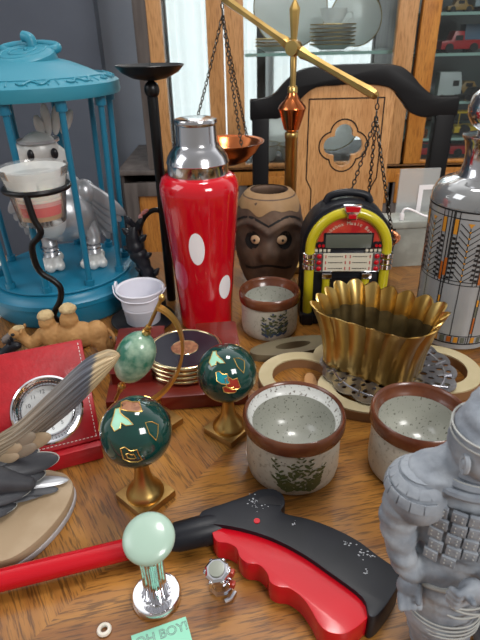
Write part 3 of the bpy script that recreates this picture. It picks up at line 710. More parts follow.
# ------------------------------------------------------------------ balance scale
bs = thing('balance_scale', 'brass and copper balance scale with hanging copper pans', 'scale', (.078, .76, 0))
obj('base', lathe(B(), [(0, 0), (.038, 0), (.040, .004), (.037, .010), (.02, .016), (.010, .024), (.009, .04)], 48), m_brass, bs)
obj('post', lathe(B(), [(.0085, .03), (.0085, .190), (.0092, .191), (.0095, .197), (.0085, .199), (.006, .201)], 32), m_brass, bs)
obj('copper_finial', lathe(B(), [(.006, .200), (.0105, .203), (.0175, .226), (.0190, .230), (.0175, .234), (.0105, .241), (.0070, .247), (.006, .252)], 32), m_copper, bs, smooth=25)
obj('collar', lathe(B(), [(.0055, .249), (.0068, .250), (.0068, .256), (.0052, .258)], 28), m_brass, bs)
obj('upper_post', lathe(B(), [(.0038, .256), (.0045, .292), (.0032, .296)], 20), m_brass, bs)
dirv = Vector((.0926, -.092, 0)).normalized()
yaw = math.atan2(dirv.y, dirv.x)
hub = obj('hub', lathe(B(), [(0, -.007), (.009, -.007), (.0098, -.005), (.0098, .005), (.009, .007), (0, .007)], 32, Matrix.Translation((0, 0, .303)) @ Matrix.Rotation(math.radians(-35), 4, 'Z') @ Matrix.Rotation(PI/2, 4, 'X')), m_brass, bs)
obj('screw', lathe(B(), [(0, -.0095), (.003, -.0095), (.0035, -.007), (0, -.007)], 18, Matrix.Translation((0, 0, .303)) @ Matrix.Rotation(math.radians(-35), 4, 'Z') @ Matrix.Rotation(PI/2, 4, 'X')), m_steel, hub)
obj('pointer', lathe(B(), [(.0035, .308), (.0042, .315), (.0065, .344), (.0068, .347), (0, .360)], 6, Matrix.Diagonal((1, .6, 1, 1))), m_brass, bs, smooth=20)
eR = Vector((.0926, -.092, .252-.0)); eL = Vector((-.0926, .092, .366)); H0 = Vector((0, 0, .303))
for E_ in (eR, eL):
    P_ = [H0.lerp(E_, t) for t in (.04, .1, .2, .4, .6, .8, .9, .97, 1.0)]
    obj('beam_arm', tube(B(), P_, [.0045, .0075, .0055, .005, .0052, .0058, .0064, .0055, .002], 6), m_brass, bs, smooth=20)
def chain(bm, a, b, sag=0, link=.0072, r=.0008):
    a, b = Vector(a), Vector(b); L = (b-a).length; n = max(2, int(L/(link*.78)))
    for i in range(n):
        c = a.lerp(b, (i+.5)/n); c.z -= sag*4*((i+.5)/n)*(1-(i+.5)/n); d = (b-a).normalized()
        q = d.to_track_quat('X', 'Z').to_matrix().to_4x4() @ Matrix.Rotation((PI/2 if i % 2 else 0)+.4, 4, 'X')
        M = Matrix.Translation(c) @ q
        tube(bm, [M @ Vector((link/2*math.cos(t), link*.3*math.sin(t), 0)) for t in (2*PI*k/10 for k in range(10))], r, 5, True)
for E_, zp, off in ((eL, .172, PI-.1), (eR, .078, .9)):
    hub_b = E_ + Vector((0, 0, -.022)); pr = .057 if E_ is eL else .045
    b = B(); chain(b, E_, hub_b); obj('hook_chain', b, m_chain, bs)
    for k in range(3):
        a = off+2*PI*k/3+ (0 if E_ is eL else .4); p = Vector((E_.x+pr*math.cos(a), E_.y+pr*math.sin(a), zp))
        b = B(); chain(b, hub_b, p, .004); obj('chain', b, m_chain, bs)
    obj('copper_pan', lathe(B(), [(0, -.042), (.014, -.041), (.030, -.033), (.042, -.018), (.049, -.004), (.054, 0), (.0545, .0012), (.052, .0012), (.048, -.002), (.040, -.017), (.028, -.031), (0, -.039)], 56, Matrix.Translation((E_.x, E_.y, zp)) @ Matrix.Diagonal((pr/.052, pr/.052, .85, 1)), cap=False), m_copper, bs)

# ------------------------------------------------------------------ coconut face pot
co = thing('coconut_pot', 'carved coconut pot with scowling face and bead eyes behind the small stoneware crock', 'carved pot', (.043, .692, 0), math.radians(-4))
def cdisp(p):
    d = 0; a = math.atan2(p.x, -p.y)
    if p.z < .125: d += .0009*noise.noise(p*90)+.0006*noise.noise(p*260)
    for s in (-1, 1):        # brow ridges and eye sockets on the front
        u = a*s; zb = .094+.010*math.cos((u-.55)*3.2)
        if 0 < u < 1.2: d += .0035*math.exp(-((p.z-zb)/.004)**2)
        d -= .0055*math.exp(-((u-.48)/.26)**2-((p.z-.082)/.011)**2)
    d += .008*math.exp(-(a/.20)**2-((p.z-.066)/.013)**2)
    d += .003*math.exp(-(abs(a)-.17)**2/.01-((p.z-.059)/.007)**2)
    return d
b_ = B()
cpf = [(0, .002), (.024, .002), (.034, .012), (.041, .030), (.046, .055), (.0475, .080), (.045, .105), (.038, .128), (.031, .136), (.026, .137), (.024, .130), (.030, .110), (.034, .08), (.030, .03), (0, .015)]
cc = [tuple(p[:2]) for p in catmull([(r, z, 0) for r, z in cpf], 8)]
lathe(b_, [(max(r, 0), z) for r, z in cc], 160, cap=False)
outer = {v for v in b_.verts if math.hypot(v.co.x, v.co.y) > .02 and v.normal is not None}
for v in b_.verts:
    r = math.hypot(v.co.x, v.co.y)
    ro = 0
    for a, b in zip(cpf[:9], cpf[1:10]):
        if a[1] <= v.co.z <= b[1] and b[1] > a[1]: ro = a[0]+(b[0]-a[0])*(v.co.z-a[1])/(b[1]-a[1])
    if ro and r > ro-.003:
        n = Vector((v.co.x, v.co.y, 0)).normalized(); v.co += n*cdisp(v.co)
shell = obj('shell', b_, m_coco, co, smooth=70)
def onco(u, z, off=.001):
    ro = .045
    for a, b in zip(cpf[:9], cpf[1:10]):
        if a[1] <= z <= b[1] and b[1] > a[1]: ro = a[0]+(b[0]-a[0])*(z-a[1])/(b[1]-a[1])
    p = Vector((ro*math.sin(u), -ro*math.cos(u), z)); n = Vector((math.sin(u), -math.cos(u), 0)); return p+n*(cdisp(p)+off)
b_ = B()
top_pts = []
for i in range(64):
    a = 2*PI*i/64; top_pts.append((i, a))
R0 = [];
for z, dr in ((.118, .0012), (.124, .0012), (.131, .001), (.137, .001), (.1385, -.001)):
    R0.append([b_.verts.new(onco(a, z+(.003*math.sin(a*5)+.002*math.sin(a*9+1) if z == .118 else 0), .0012) if z < .136 else Vector(((.031 if z == .137 else .0255)*math.sin(a), -(.031 if z == .137 else .0255)*math.cos(a), z)) ) for _, a in top_pts])
for A, Bq in zip(R0, R0[1:]):
    for i in range(64): b_.faces.new((A[i], A[(i+1) % 64], Bq[(i+1) % 64], Bq[i]))
obj('cut_rim', b_, m_coco_l, co, smooth=60)
for s in (-1, 1):
    b = B(); fan(b, oval(s*.50, .081, .24, .0125, -s*.003, 24), lambda u, z: onco(u, z, .0006), 5); obj('eye_socket', b, m_coco_d, co, smooth=80)
    c = onco(s*.40, .082, .0015); ey = obj('eye', ell(B(), c, (.0074, .003, .0062), (0, 0, s*.4)), m_eye, co)
    obj('pupil', ell(B(), c+Vector((s*.0013, -.0027, 0)), (.0019, .001, .0019)), m_ink, ey)
b_ = B(); strip(b_, [(u*.1, .045+.002*math.cos(u*.6)-.00008*u*u) for u in range(-8, 9)], .004, lambda u, z: onco(u, z, .0007)); obj('mouth', b_, m_coco_d, co, smooth=80)
b_ = B()
for s in (-1, 1): strip(b_, [(s*u*.1, .1035+.008*math.cos((u*.1-.6)*3)) for u in range(0, 13)], .003, lambda u, z: onco(u, z, .0006))
obj('brow_line', b_, m_coco_d, co, smooth=80)

# ------------------------------------------------------------------ stoneware crocks
def crock(label, loc, r, h, deco, rot=0, blue=False, ledge=None):
    t = thing('stoneware_crock', label, 'crock', loc, rot, 'stoneware crocks')
    rb_ = r*.93
    body = lathe(B(), [(0, .001), (rb_*.9, 0), (rb_*.97, .003), (rb_, .010), (rb_*.995, h*.6), (rb_*.98, h-.010)], 72, cap=False)
    obj('rim', lathe(B(), [(rb_*.975, h-.0135), (r*.98, h-.0128), (r, h-.0105), (r*1.005, h-.007), (r, h-.004), (r*.985, h-.0013), (r*.955, h), (r*.92, h-.001), (r*.895, h-.004), (r*.885, h-.008)], 72, cap=False), m_rim, t)
    obj('inner_ledge', lathe(B(), [(r*.905, h-.0025), (r*.875, h-.0065), (r*.84, h-.0085), (r*.81, h-.0105)], 72, cap=False), ledge or m_rim, t)
    obj('inside', lathe(B(), [(r*.812, h-.0103), (r*.80, h-.015), (r*.77, h-.024), (r*.68, h-.033), (r*.5, h-.039), (r*.25, h-.0415), (0, h-.042)], 72, cap=False), m_pot_in, t)
    rng = random.Random(int(r*1e5)); on = lambda u, z: Vector(((rb_+.0003)*math.sin(u), -(rb_+.0003)*math.cos(u), z))
    b = B()
    for k in range(90):
        u, z, s = rng.uniform(-PI, PI), rng.uniform(.008, h-.014), rng.uniform(.0002, .0006)
        fan(b, oval(u, z, s/rb_, s, 0, 6), lambda a, c: on(a, c)*1.0, 1)
    sp = b; b = B(); bw = B(); bb = B()
    for sx, top_, lean in deco:
        n = 9
        P_ = [(sx/rb_+lean*(i/n)**1.3/rb_, .006+(top_-.006)*i/n) for i in range(n+1)]
        strip(b, P_, .0009, lambda u, z: on(u, z))
        for i in range(1, n+1):
            for s in (-1, 1):
                l = .0052*(1.15-.6*i/n)*rng.uniform(.7, 1.25); u, z = P_[i]; u += rng.uniform(-.0012, .0012)/rb_; z += rng.uniform(-.0015, .0015); a = s*(.75+rng.uniform(-.3, .3))
                cx, cz = u+s*l*.55/rb_*math.cos(abs(a)*.6), z+l*.35
                q = [(cx+(px)/rb_, cz+py) for px, py in oval(0, 0, l*.62, l*.27, s*(.55+rng.uniform(-.25, .25)), 10)]
                fan(bb if (blue and i % 3 == 1) else b, q, lambda c, d: on(c, d)*1.0005, 1)
        u, z = P_[-1]; fan(bw if not blue else bb, oval(u, z+.0012, .0012/rb_, .0016, 0, 8), lambda c, d: on(c, d), 1)
    obj('body', merge(body, [sp, b, bb, bw]), [m_stone_pot, m_speck, m_leaf, m_leafb, m_leafw], t)
    return t
crock('large speckled stoneware crock with brown rim and olive plant in front of the globes', (.0415, .328, 0), .0412, .058, ((-.009, .038, -.010), (-.003, .034, -.002), (.001, .041, .001), (.006, .037, .004), (.010, .024, .008), (-.008, .020, -.010), (.013, .030, .008)), ledge=m_pot_ledge)
crock('stoneware crock with reddish brown rim partly hidden by the grey warrior figure', (.1405, .3225, 0), .0385, .060, ((-.01, .036, -.006), (0, .04, 0), (.01, .032, .006)), .9)
crock('small stoneware crock with blue flowers standing in front of the carved coconut', (.0362, .5600, 0), .0366, .0545, ((-.006, .030, -.003), (.0, .036, .002), (.006, .034, .005), (.014, .039, .004), (-.002, .022, -.004)), 0, True)

# ------------------------------------------------------------------ jukebox
jb = thing('toy_jukebox', 'small jukebox-shaped radio with yellow tubes and red arch panel', 'jukebox', (.1285, .572, 0), math.radians(-3))
def arch(w_, zs, z0, n=20): return [(-w_, z0), (w_, z0)] + [(w_*math.cos(PI*i/n), zs+w_*math.sin(PI*i/n)) for i in range(n+1)]
MJ = lambda y0: Matrix(((1, 0, 0, 0), (0, 0, 1, y0), (0, 1, 0, 0), (0, 0, 0, 1)))
obj('cabinet', poly(B(), arch(.0535, .098, 0), 0, .042, 0, MJ(.006)), m_blackpl, jb, bevel=.003)
obj('front_bezel', poly(B(), arch(.0505, .098, .004), 0, .008, 0, MJ(.0)), m_blackpl, jb, bevel=.001)
obj('plinth', box(B(), -.0535, .0535, -.006, .048, 0, .012), m_blackpl, jb, bevel=.003)
A_ = [(-.0445, -.002, .014)] + [(-.0445, -.002, z) for z in (.03, .05, .07, .09)] + [(-.0445*math.cos(PI*i/24), -.002, .098+.0445*math.sin(PI*i/24)) for i in range(25)] + [(.0445, -.002, z) for z in (.09, .07, .05, .03, .014)]
obj('yellow_tube', tube(B(), A_, .0058, 14), m_yellow, jb)
for s in (-1, 1):
    obj('inner_tube', tube(B(), [(s*.0235, -.001, .012), (s*.0235, -.001, .066)], .0046, 12), m_yellow, jb)
    b = B()
    for k in range(3): lathe(b, [(.0062, -.003), (.0078, -.0025), (.0078, .0025), (.0062, .003)], 20, Matrix.Translation((s*.0448, -.002, .0775+k*.007)), cap=False)
    obj('chrome_band', b, m_chrome, jb)
    obj('chrome_bracket', box(B(), s*.0235-.006, s*.0235+.006, -.008, .001, .0625, .069), m_chrome, jb, bevel=.001)
    obj('tube_foot', box(B(), s*.0445-.007, s*.0445+.007, -.010, .001, .0, .016), m_blackpl, jb, bevel=.002)
def archp(x, z): return max(math.hypot(x, z-.098)-.0385, .0985-z)
obj('red_arch_panel', plate(B(), lambda x, z: archp(x, z), -.04, .04, .09, .14, 60, 0, .0012, MJ(-.0014)), m_jred, jb)
obj('display', box(B(), -.027, .017+.009, -.0035, .0, .100, .1165), m_lcd, jb, bevel=.0008)
obj('display_frame', box(B(), -.029, .028, -.0025, .0, .0985, .118), m_blackpl, jb)
for x in (-.034, -.0295, .0315, .0355):
    rc = obj('record', lathe(B(), [(0, -.0012), (.0042, -.0012), (.0042, .0), (0, .0)], 24, Matrix.Translation((x, -.0028 - abs(x)*.01, .1035)) @ Matrix.Rotation(PI/2, 4, 'X')), m_blackpl, jb)
    obj('record_label', lathe(B(), [(0, .0), (.0017, .0), (.0017, .0018), (0, .0018)], 16, Matrix.Translation((x, -.0034 - abs(x)*.01, .1035)) @ Matrix.Rotation(PI/2, 4, 'X')), m_toyred, rc)
b_ = B()
for k in range(16):
    if abs(k-7.5) > 4.2 : box(b_, -.0385+k*.0049, -.0355+k*.0049, -.003, 0, .0955, .0985)
obj('piano_key_trim', b_, m_card, jb)
pn = obj('title_panel', box(B(), -.0385, .0385, -.004, 0, .070, .0945), m_chrome, jb, bevel=.0008)
obj('card', box(B(), -.0285, .0285, -.0046, -.004, .0715, .094), m_card, pn)
b_ = B(); b2 = B()
for r in range(3):
    for c in (-1, 1):
        z = .0900-.0075*r; x0 = c*.0142
        for k in range(9):
            x = x0-.0085+k*.0019; box(b_, x, x+.0013, -.0049, -.0046, z-.0004-(.0002 if k % 3 else 0), z+.0005)
        for s in (-1, 1): box(b2, x0+s*.0115-.0005, x0+s*.0115+.0005, -.005, -.0046, z-.0019, z+.0019)
obj('title_lines', b_, m_ink, pn, smooth=0); obj('title_brackets', b2, m_toyred, pn, smooth=0)
for s in (-1, 1):
    obj('button_column', box(B(), s*.0335-.0045, s*.0335+.0045, -.0047, -.004, .0715, .094), m_weather, pn)
    for r in range(3): obj('red_button', ell(B(), (s*.0335, -.0052, .0905-.0078*r), (.0030, .0018, .0030)), m_redpl, pn)
cr = obj('crest_bracket', poly(B(), [(-.0105, .153), (.0105, .153), (.0085, .145), (.0055, .141), (.0055, .136), (-.0055, .136), (-.0055, .141), (-.0085, .145)], 0, .007, 0, MJ(-.0105)), m_chrome, jb, bevel=.001)
obj('crest_insert', poly(B(), [(-.0085, .1515), (.0085, .1515), (.0068, .1458), (-.0068, .1458)], 0, .002, 0, MJ(-.0125)), m_redpl, cr)
obj('crest_insert', poly(B(), [(-.0042, .1425), (.0042, .1425), (.0042, .138), (-.0042, .138)], 0, .002, 0, MJ(-.0125)), m_redpl, cr)
obj('top_handle', tube(B(), catmull([(-.026, .028, .145), (-.020, .028, .1535), (0, .028, .157), (.020, .028, .1535), (.026, .028, .145)], 5), .0045, 10), m_blackpl, jb)
obj('speaker_cloth', box(B(), -.018, .018, -.001, 0, .014, .062), m_toyblk, jb)
word = 'Jukebox Music Bank'
for i, c in enumerate(word):
    if c == ' ': continue
    a = math.radians(146-(112)*i/(len(word)-1)); rr = .0315
    text_mesh(c, .0058, m_card, 'letter', jb, (rr*math.cos(a), -.0018, .098+rr*math.sin(a)), (PI/2, -(a-PI/2), 0))
obj('arch_outline', tube(B(), [(-.0375*math.cos(PI*i/30), -.0016, .099+.0375*math.sin(PI*i/30)) for i in range(31)], .0006, 6), m_gold, jb)

# ------------------------------------------------------------------ picture panel, acrylic sheet, wire
pb = thing('mirror_box', 'grey marbled glass box with pale ledge behind the brass bowl', 'box', (.268, .748, 0), math.radians(4))
obj('panel', box(B(), -.034, .048, -.006, .034, 0, .062), m_panelmarb, pb, bevel=.001)
obj('dark_edge', box(B(), -.038, -.034, -.008, .034, 0, .063), m_blackpl, pb)
obj('ledge', box(B(), -.044, .050, -.010, .036, .063, .073), m_panelmarb, pb, bevel=.001)
ac = thing('acrylic_sheet', 'upright cloudy acrylic frame standing behind the glass shaker', 'frame', (.262, .80, 0), math.radians(2))
obj('sheet', box(B(), -.012, .05, 0, .003, 0, .135), m_acryl, ac)
obj('inner_mat', plate(B(), lambda x, y: max(max(abs(x-.034)-.014, abs(y-.07)-.04), -max(abs(x-.036)-.009, abs(y-.067)-.036)), .01, .05, .02, .12, 40, 0, .001, MJ(-.0012)), m_white_glass, ac)
wr = thing('white_wire', 'white twisted wire lying over the ledge of the grey glass box', 'wire', (.243, .745, .0735))
obj('strand', tube(B(), catmull([(0, 0, .002), (.001, 0, .014), (.006, 0, .017), (.016, 0, .014), (.028, -.001, .008), (.042, -.002, .003)], 5), .0016, 8), m_white_glass, wr)
obj('clip', box(B(), -.003, .003, -.003, .003, 0, .010), m_white_glass, wr, bevel=.0008)

# ------------------------------------------------------------------ art glass shaker
gs = thing('glass_shaker', 'tall grey glass shaker with leaded geometric pattern and steel top', 'cocktail shaker', (.254, .540, 0))
gp = [(0, .001), (.040, 0), (.0435, .003), (.0445, .02), (.0455, .10), (.0468, .162)]
gbody = lathe(B(), gp+[(0, .162)], 80)
obj('clear_shoulder', lathe(B(), [(.0468, .1622), (.0462, .172), (.042, .180), (.036, .184), (.030, .1855), (.027, .188)], 72), mat('smoky_glass', '#8e9090', .08, .6, '#a5a6a6', 20, coat=.6), gs)
obj('neck', lathe(B(), [(.027, .186), (.0225, .192), (.0205, .200), (.0205, .212), (.023, .222), (.0262, .2265), (.0262, .228), (.022, .229), (0, .229)], 56), m_steel, gs)
obj('ball_stopper', lathe(B(), [(0, .229), (.012, .229), (.013, .233), (.020, .238), (.0245, .246), (.0255, .254), (.023, .264), (.015, .272), (0, .276)], 48), m_steel, gs)
def rg(z):
    for a, b in zip(gp[1:], gp[2:]):
        if a[1] <= z <= b[1]: return a[0]+(b[0]-a[0])*(z-a[1])/(b[1]-a[1])
    return .0468
PH = math.radians(-25.2)   # the side of the shaker that faces the room
def ong(u, z, o=.0004):
    r = rg(z)+o; a = PH+u/.046; return Vector((r*math.sin(a), -r*math.cos(a), z))
lead = B(); amb = B(); orng = B(); tile = B()
def ln(a, b, w_=.0008, n=8): strip(lead, seg2(a, b, n), w_, ong)
def rect(bm, u0, u1, z0, z1, o=.0005):
    fan(bm, seg2((u0, z0), (u1, z0), 3)[:-1]+seg2((u1, z0), (u1, z1), 4)[:-1]+seg2((u1, z1), (u0, z1), 3)[:-1]+seg2((u0, z1), (u0, z0), 4)[:-1], lambda u, z: ong(u, z, o), 1)
FULL = 2*PI*.046
for z, w_ in ((.161, .0016), (.154, .0009), (.020, .0010), (.010, .0016), (.086, .0009), (.082, .0009)): ln((-FULL/2, z), (FULL/2, z), w_, 120)
for rep in range(-3, 4):
    c = rep*.0413
    for u in (-.0165, -.012, .012, .0165): ln((c+u, .161), (c+u, .082))
    ln((c+.0205, .161), (c+.0205, .01), .0012); ln((c+.0235, .161), (c+.0235, .01), .0012)
    ln((c, .145), (c, .02), .0007)
    for k in range(9):           # stacked chevrons
        z = .146-.0068*k; ln((c, z-.006), (c-.010, z+.003)); ln((c, z-.006), (c+.010, z+.003))
        fan(amb, [(c-.0012, z-.004), (c+.0012, z-.004), (c, z-.0062)], lambda u, z: ong(u, z, .0006), 1)
    fan(amb, [(c-.003, .150), (c+.003, .150), (c, .1455)], lambda u, z: ong(u, z, .0006), 1)
    for u0 in (-.0165, .012):
        rect(amb, c+u0+.0004, c+u0+.0041, .137, .153)
        for k in range(9): rect(lead, c+u0+.0008, c+u0+.0037, .131-.0055*k, .1338-.0055*k)
    for u0 in (-.0115, .0085):
        for k in range(8): rect(lead, c+u0, c+u0+.003, .127-.0055*k, .1295-.0055*k)
    rect(orng, c-.0205, c-.0175, .090, .110); rect(orng, c+.0172, c+.0195, .084, .105)
    rect(tile, c+.0210, c+.0230, .045, .058); rect(amb, c+.0210, c+.0230, .058, .066); rect(orng, c+.0210, c+.0230, .024, .044)
    for k in range(5): rect((amb, tile, orng)[k % 3], c-.018+k*.0075, c-.0135+k*.0075, .0115, .0188)
    for u in (-.014, -.006, .002, .010, .018): ln((c+u, .020), (c+u, .010))
obj('patterned_body', merge(gbody, [lead, amb, orng, tile]), [m_glassfrost, m_lead, m_amber, m_clear_t, m_gtile], gs)

# ------------------------------------------------------------------ cream trivet, doily, brass bowl
def ring(cx, cy, rx, ry, w_, rot=0):
    c, s = math.cos(rot), math.sin(rot)
    def f(x, y):
        x, y = x-cx, y-cy; x, y = x*c+y*s, -x*s+y*c
        k = math.hypot(x/rx, y/ry); return abs(k-1)*min(rx, ry)*(1 if k < 1 else 1)-w_/2
    return f
fs = [ring(.062, .443, .037, .036, .0145, .3), ring(.205, .450, .037, .037, .0145, -.3), ring(.130, .420, .046, .036, .013), ring(.135, .478, .046, .030, .013)]
tf = lambda x, y: min(f(x, y) for f in fs)
tv = thing('trivet', 'cream painted wooden trivet of interlaced loops under the silver doily', 'trivet', (.135, .44, 0))
MT = Matrix.Translation((-.135, -.44, 0))
obj('wood_body', plate(B(), lambda x, y: tf(x, y), .0, .265, .33, .53, 130, .0, .0100, MT), m_creamside, tv)
obj('painted_top', plate(B(), lambda x, y: tf(x, y)+.0004, .0, .265, .33, .53, 130, .0101, .0116, MT), m_cream, tv)
t2 = thing('wooden_ring', 'olive grey wooden ring lying behind the cream trivet', 'trivet', (.06, .505, 0))
r2 = ring(0, 0, .036, .012, .010, .25)
obj('ring_body', plate(B(), r2, -.06, .06, -.04, .04, 70, 0, .009), m_olive, t2)
tg = obj('wooden_tag', poly(B(), [(.0, .0), (.009, -.003), (.012, .012), (.010, .028), (.004, .030), (.0, .02)], 0, .004, 4), mat('pale_tan_wood', '#b4875a', .55), loc=(.066, .425, T+.0005)); tag(tg, 'small tan wooden tag lying inside the left loop of the cream trivet', 'tag')
def doily(x, y):
    r = math.hypot(x, y); a = math.atan2(y, x); R = .066+.0035*abs(math.sin(a*8)); d = r-R
    if d > 0: return d
    hole = 9
    for n_, rr, hr in ((32, .061, .0022), (24, .0525, .0029), (24, .0445, .0025), (16, .036, .0032)):
        k = round((a-(PI/n_ if rr in (.0525,) else 0))/(2*PI/n_))*(2*PI/n_)+(PI/n_ if rr in (.0525,) else 0)
        dx, dy = x-rr*math.cos(k), y-rr*math.sin(k); u = dx*math.cos(k)+dy*math.sin(k); v = -dx*math.sin(k)+dy*math.cos(k)
        hole = min(hole, math.hypot(u/1.25, v*(1+.35*(n_ == 24)))-hr)
    return max(d, -hole)
dy = thing('doily_trivet', 'openwork silver metal doily trivet under the brass bowl', 'trivet', (.152, .449, .0119))
obj('openwork_plate', plate(B(), doily, -.075, .075, -.075, .075, 150, .0015, .0030), m_steelfab, dy)
b_ = B()
for k in range(16): a = 2*PI*k/16; tube(b_, [(.05*math.cos(a), .05*math.sin(a), .003), (.063*math.cos(a+.1), .063*math.sin(a+.1), .0036)], .0011, 6)
tube(b_, [(.0565*math.cos(2*PI*i/60), .0565*math.sin(2*PI*i/60), .0032) for i in range(60)], .0008, 6, True)
obj('raised_scrolls', b_, m_steelfab, dy)
for k in range(3): a = 2*PI*k/3; obj('foot', ell(B(), (.045*math.cos(a), .045*math.sin(a), .0009), (.003, .003, .0009)), m_steelfab, dy)

bb = thing('brass_bowl', 'aged brass rectangular bowl with fluted flaring sides on the silver doily', 'bowl', (.138, .456, .0152), math.radians(-36.5))
def flute(k, w0, d0, t, N=19):
    """outline of the fluted wall at height fraction t: rounded rectangle pushed out in N flutes"""
    pts = []; n = N*8; per = roundrect_len(w0, d0, .30*d0, n)
    for i, (x, y, nx, ny) in enumerate(per):
        ph = (i % 8)/8; lob = math.sin(PI*ph); amp = .0012+.0046*t**1.6
        pts.append((x+nx*amp*lob, y+ny*amp*lob, lob))
    return pts
def roundrect_len(w_, d_, r, n):
    L1, L2, La = w_-2*r, d_-2*r, PI*r/2; tot = 2*(L1+L2)+4*La; out = []
    for i in range(n):
        s = tot*i/n
        for kind, l, data in (('l', L1, ((-L1/2, -d_/2), (1, 0), (0, -1))), ('a', La, ((L1/2, -L2/2), -PI/2)), ('l', L2, ((w_/2, -L2/2), (0, 1), (1, 0))), ('a', La, ((L1/2, L2/2), 0)), ('l', L1, ((L1/2, d_/2), (-1, 0), (0, 1))), ('a', La, ((-L1/2, L2/2), PI/2)), ('l', L2, ((-w_/2, L2/2), (0, -1), (-1, 0))), ('a', La, ((-L1/2, -L2/2), PI))):
            if s <= l+1e-9:
                if kind == 'l': out.append((data[0][0]+data[1][0]*s, data[0][1]+data[1][1]*s, *data[2]))
                else:
                    a = data[1]+s/r; out.append((data[0][0]+r*math.cos(a), data[0][1]+r*math.sin(a), math.cos(a), math.sin(a)))
                break
            s -= l
    return out
b_ = B(); rings_ = []; Hb = .064
def wall(t, off): # half widths follow a gentle flare
    w_ = .094+.022*(.3*t+.7*t**3.2); d_ = .064+.023*(.3*t+.7*t**3.2); return w_-2*off, d_-2*off
for t, off in [(i/12, 0) for i in range(13)]+[(i/12, .0016) for i in range(12, -1, -1)]:
    w_, d_ = wall(t, off); ps = flute(0, w_, d_, t)
    rings_.append([b_.verts.new((x, y, t*Hb+(.0045*l*t**4)+(.0016 if off and t < .05 else 0))) for x, y, l in ps])
for A, Bq in zip(rings_, rings_[1:]):
    n = len(A)
    for i in range(n): b_.faces.new((A[i], A[(i+1) % n], Bq[(i+1) % n], Bq[i]))
b_.faces.new(rings_[0]); b_.faces.new(rings_[-1])
nf = len(rings_[0])
b_.faces.ensure_lookup_table()
for fi, f in enumerate(b_.faces):        # darker brass inside, below the rim
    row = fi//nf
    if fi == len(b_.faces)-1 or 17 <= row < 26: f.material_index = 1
obj('fluted_body', b_, [m_brass_old, mat('dark_brass_inside', '#4a3e26', .45, .7, '#6a5a38', 50)], bb, smooth=50)
obj('foot_rim', tube(B(), [(x, y, .0018) for x, y, _, _ in roundrect_len(.093, .063, .017, 60)], .0018, 8, True), m_brass_old, bb)
pb_ = thing('green_pebbles', 'handful of small green pebbles inside the brass bowl', 'pebbles', (.138, .456, .0180), math.radians(-36.5)); 
bpp = B(); rng = random.Random(3)
for k in range(26): ell(bpp, (rng.uniform(-.026, .026), rng.uniform(-.013, .013), .004+rng.uniform(0, .006)), (rng.uniform(.003, .006), rng.uniform(.003, .005), rng.uniform(.002, .004)), (0, 0, rng.uniform(0, 3)), 10, 6)
o_ = obj('pebble_pile', bpp, mat('green_pebble', '#3d5a4c', .3, 0, '#1e2e2a', 60), pb_); pb_['kind'] = 'stuff'; o_['kind'] = 'stuff'
#PART4
# ------------------------------------------------------------------ camel and its neighbours
cm = thing('camel_figurine', 'tan two-humped camel figurine behind the red leather clock', 'figurine', (-.193, .492, 0), math.radians(4)); cm.scale = (1.07, 1.05, 1.08)
cm_b = blob('body', [('e', (.012, 0, .034), (.030, .0125, .014), (0, .06, 0)), ('e', (-.011, 0, .035), (.014, .011, .014)), ('e', (.033, 0, .033), (.012, .012, .015)),
  ('c', (-.014, 0, .050), (-.014, 0, .055), .0085, .006), ('c', (.008, 0, .051), (.009, 0, .061), .0095, .006), ('c', (-.020, 0, .036), (-.034, -.001, .026), .008, .006), ('c', (-.034, -.001, .026), (-.042, -.001, .036), .0062, .0055),
  ('e', (-.045, -.001, .0405), (.0085, .0065, .0065)), ('c', (-.050, -.001, .037), (-.0575, -.001, .0325), .005, .0038),
  ('c', (.036, -.006, .028), (.039, -.008, .013), .0068, .0035), ('c', (.039, -.008, .013), (.038, -.008, .003), .0032, .0036), ('c', (.036, .006, .028), (.043, .007, .013), .0068, .0035), ('c', (.043, .007, .013), (.041, .007, .003), .0032, .0036),
  ('c', (-.010, -.005, .028), (-.012, -.007, .014), .006, .0034), ('c', (-.012, -.007, .014), (-.012, -.007, .003), .0032, .0036), ('c', (-.008, .005, .028), (-.007, .006, .014), .006, .0034), ('c', (-.007, .006, .014), (-.007, .006, .003), .0032, .0036)],
  m_camel, cm, .0011, 4, disp=lambda p: .0004*noise.noise(p*300))
blob('hump_fur', [('e', (-.014, 0, .0575), (.0082, .0082, .0055))], m_camel_p, cm, .001, 1, disp=lambda p: .0007*noise.noise(p*400))
blob('hump_fur', [('e', (.009, 0, .0635), (.0085, .0082, .0055))], m_camel_p, cm, .001, 1, disp=lambda p: .0007*noise.noise(p*400))
blob('head_tuft', [('e', (-.0425, -.001, .0455), (.006, .0048, .0028))], m_camel_p, cm, .0009, 1, disp=lambda p: .0005*noise.noise(p*500))
blob('neck_mane', [('e', (-.036, -.001, .0215), (.006, .005, .005))], m_camel_p, cm, .0009, 1, disp=lambda p: .0006*noise.noise(p*400))
blob('muzzle', [('c', (-.050, -.001, .0372), (-.0582, -.001, .0328), .0054, .0043)], m_muzzle, cm, .0008, 2)
for s in (-1, 1):
    e_ = obj('eye', ell(B(), (-.0475, -.001+s*.0062, .0415), (.0020, .0012, .0017)), m_ink, cm)
    obj('ear', ell(B(), (-.0385, -.001+s*.006, .0445), (.0016, .0022, .003), (s*.5, .3, 0)), m_camel, cm)
    obj('nostril', ell(B(), (-.0610, -.001+s*.0022, .0345), (.0008, .0006, .0005)), m_ink, cm)
obj('tail', tube(B(), catmull([(.044, 0, .038), (.049, 0, .030), (.049, 0, .018), (.047, 0, .012)], 4), [.0018]*9+[.0022, .0026, .0022, .001], 8), m_camel, cm)
bf = thing('animal_figurine', 'small black animal figurine at the left edge below the camel head', 'figurine', (-.268, .478, 0))
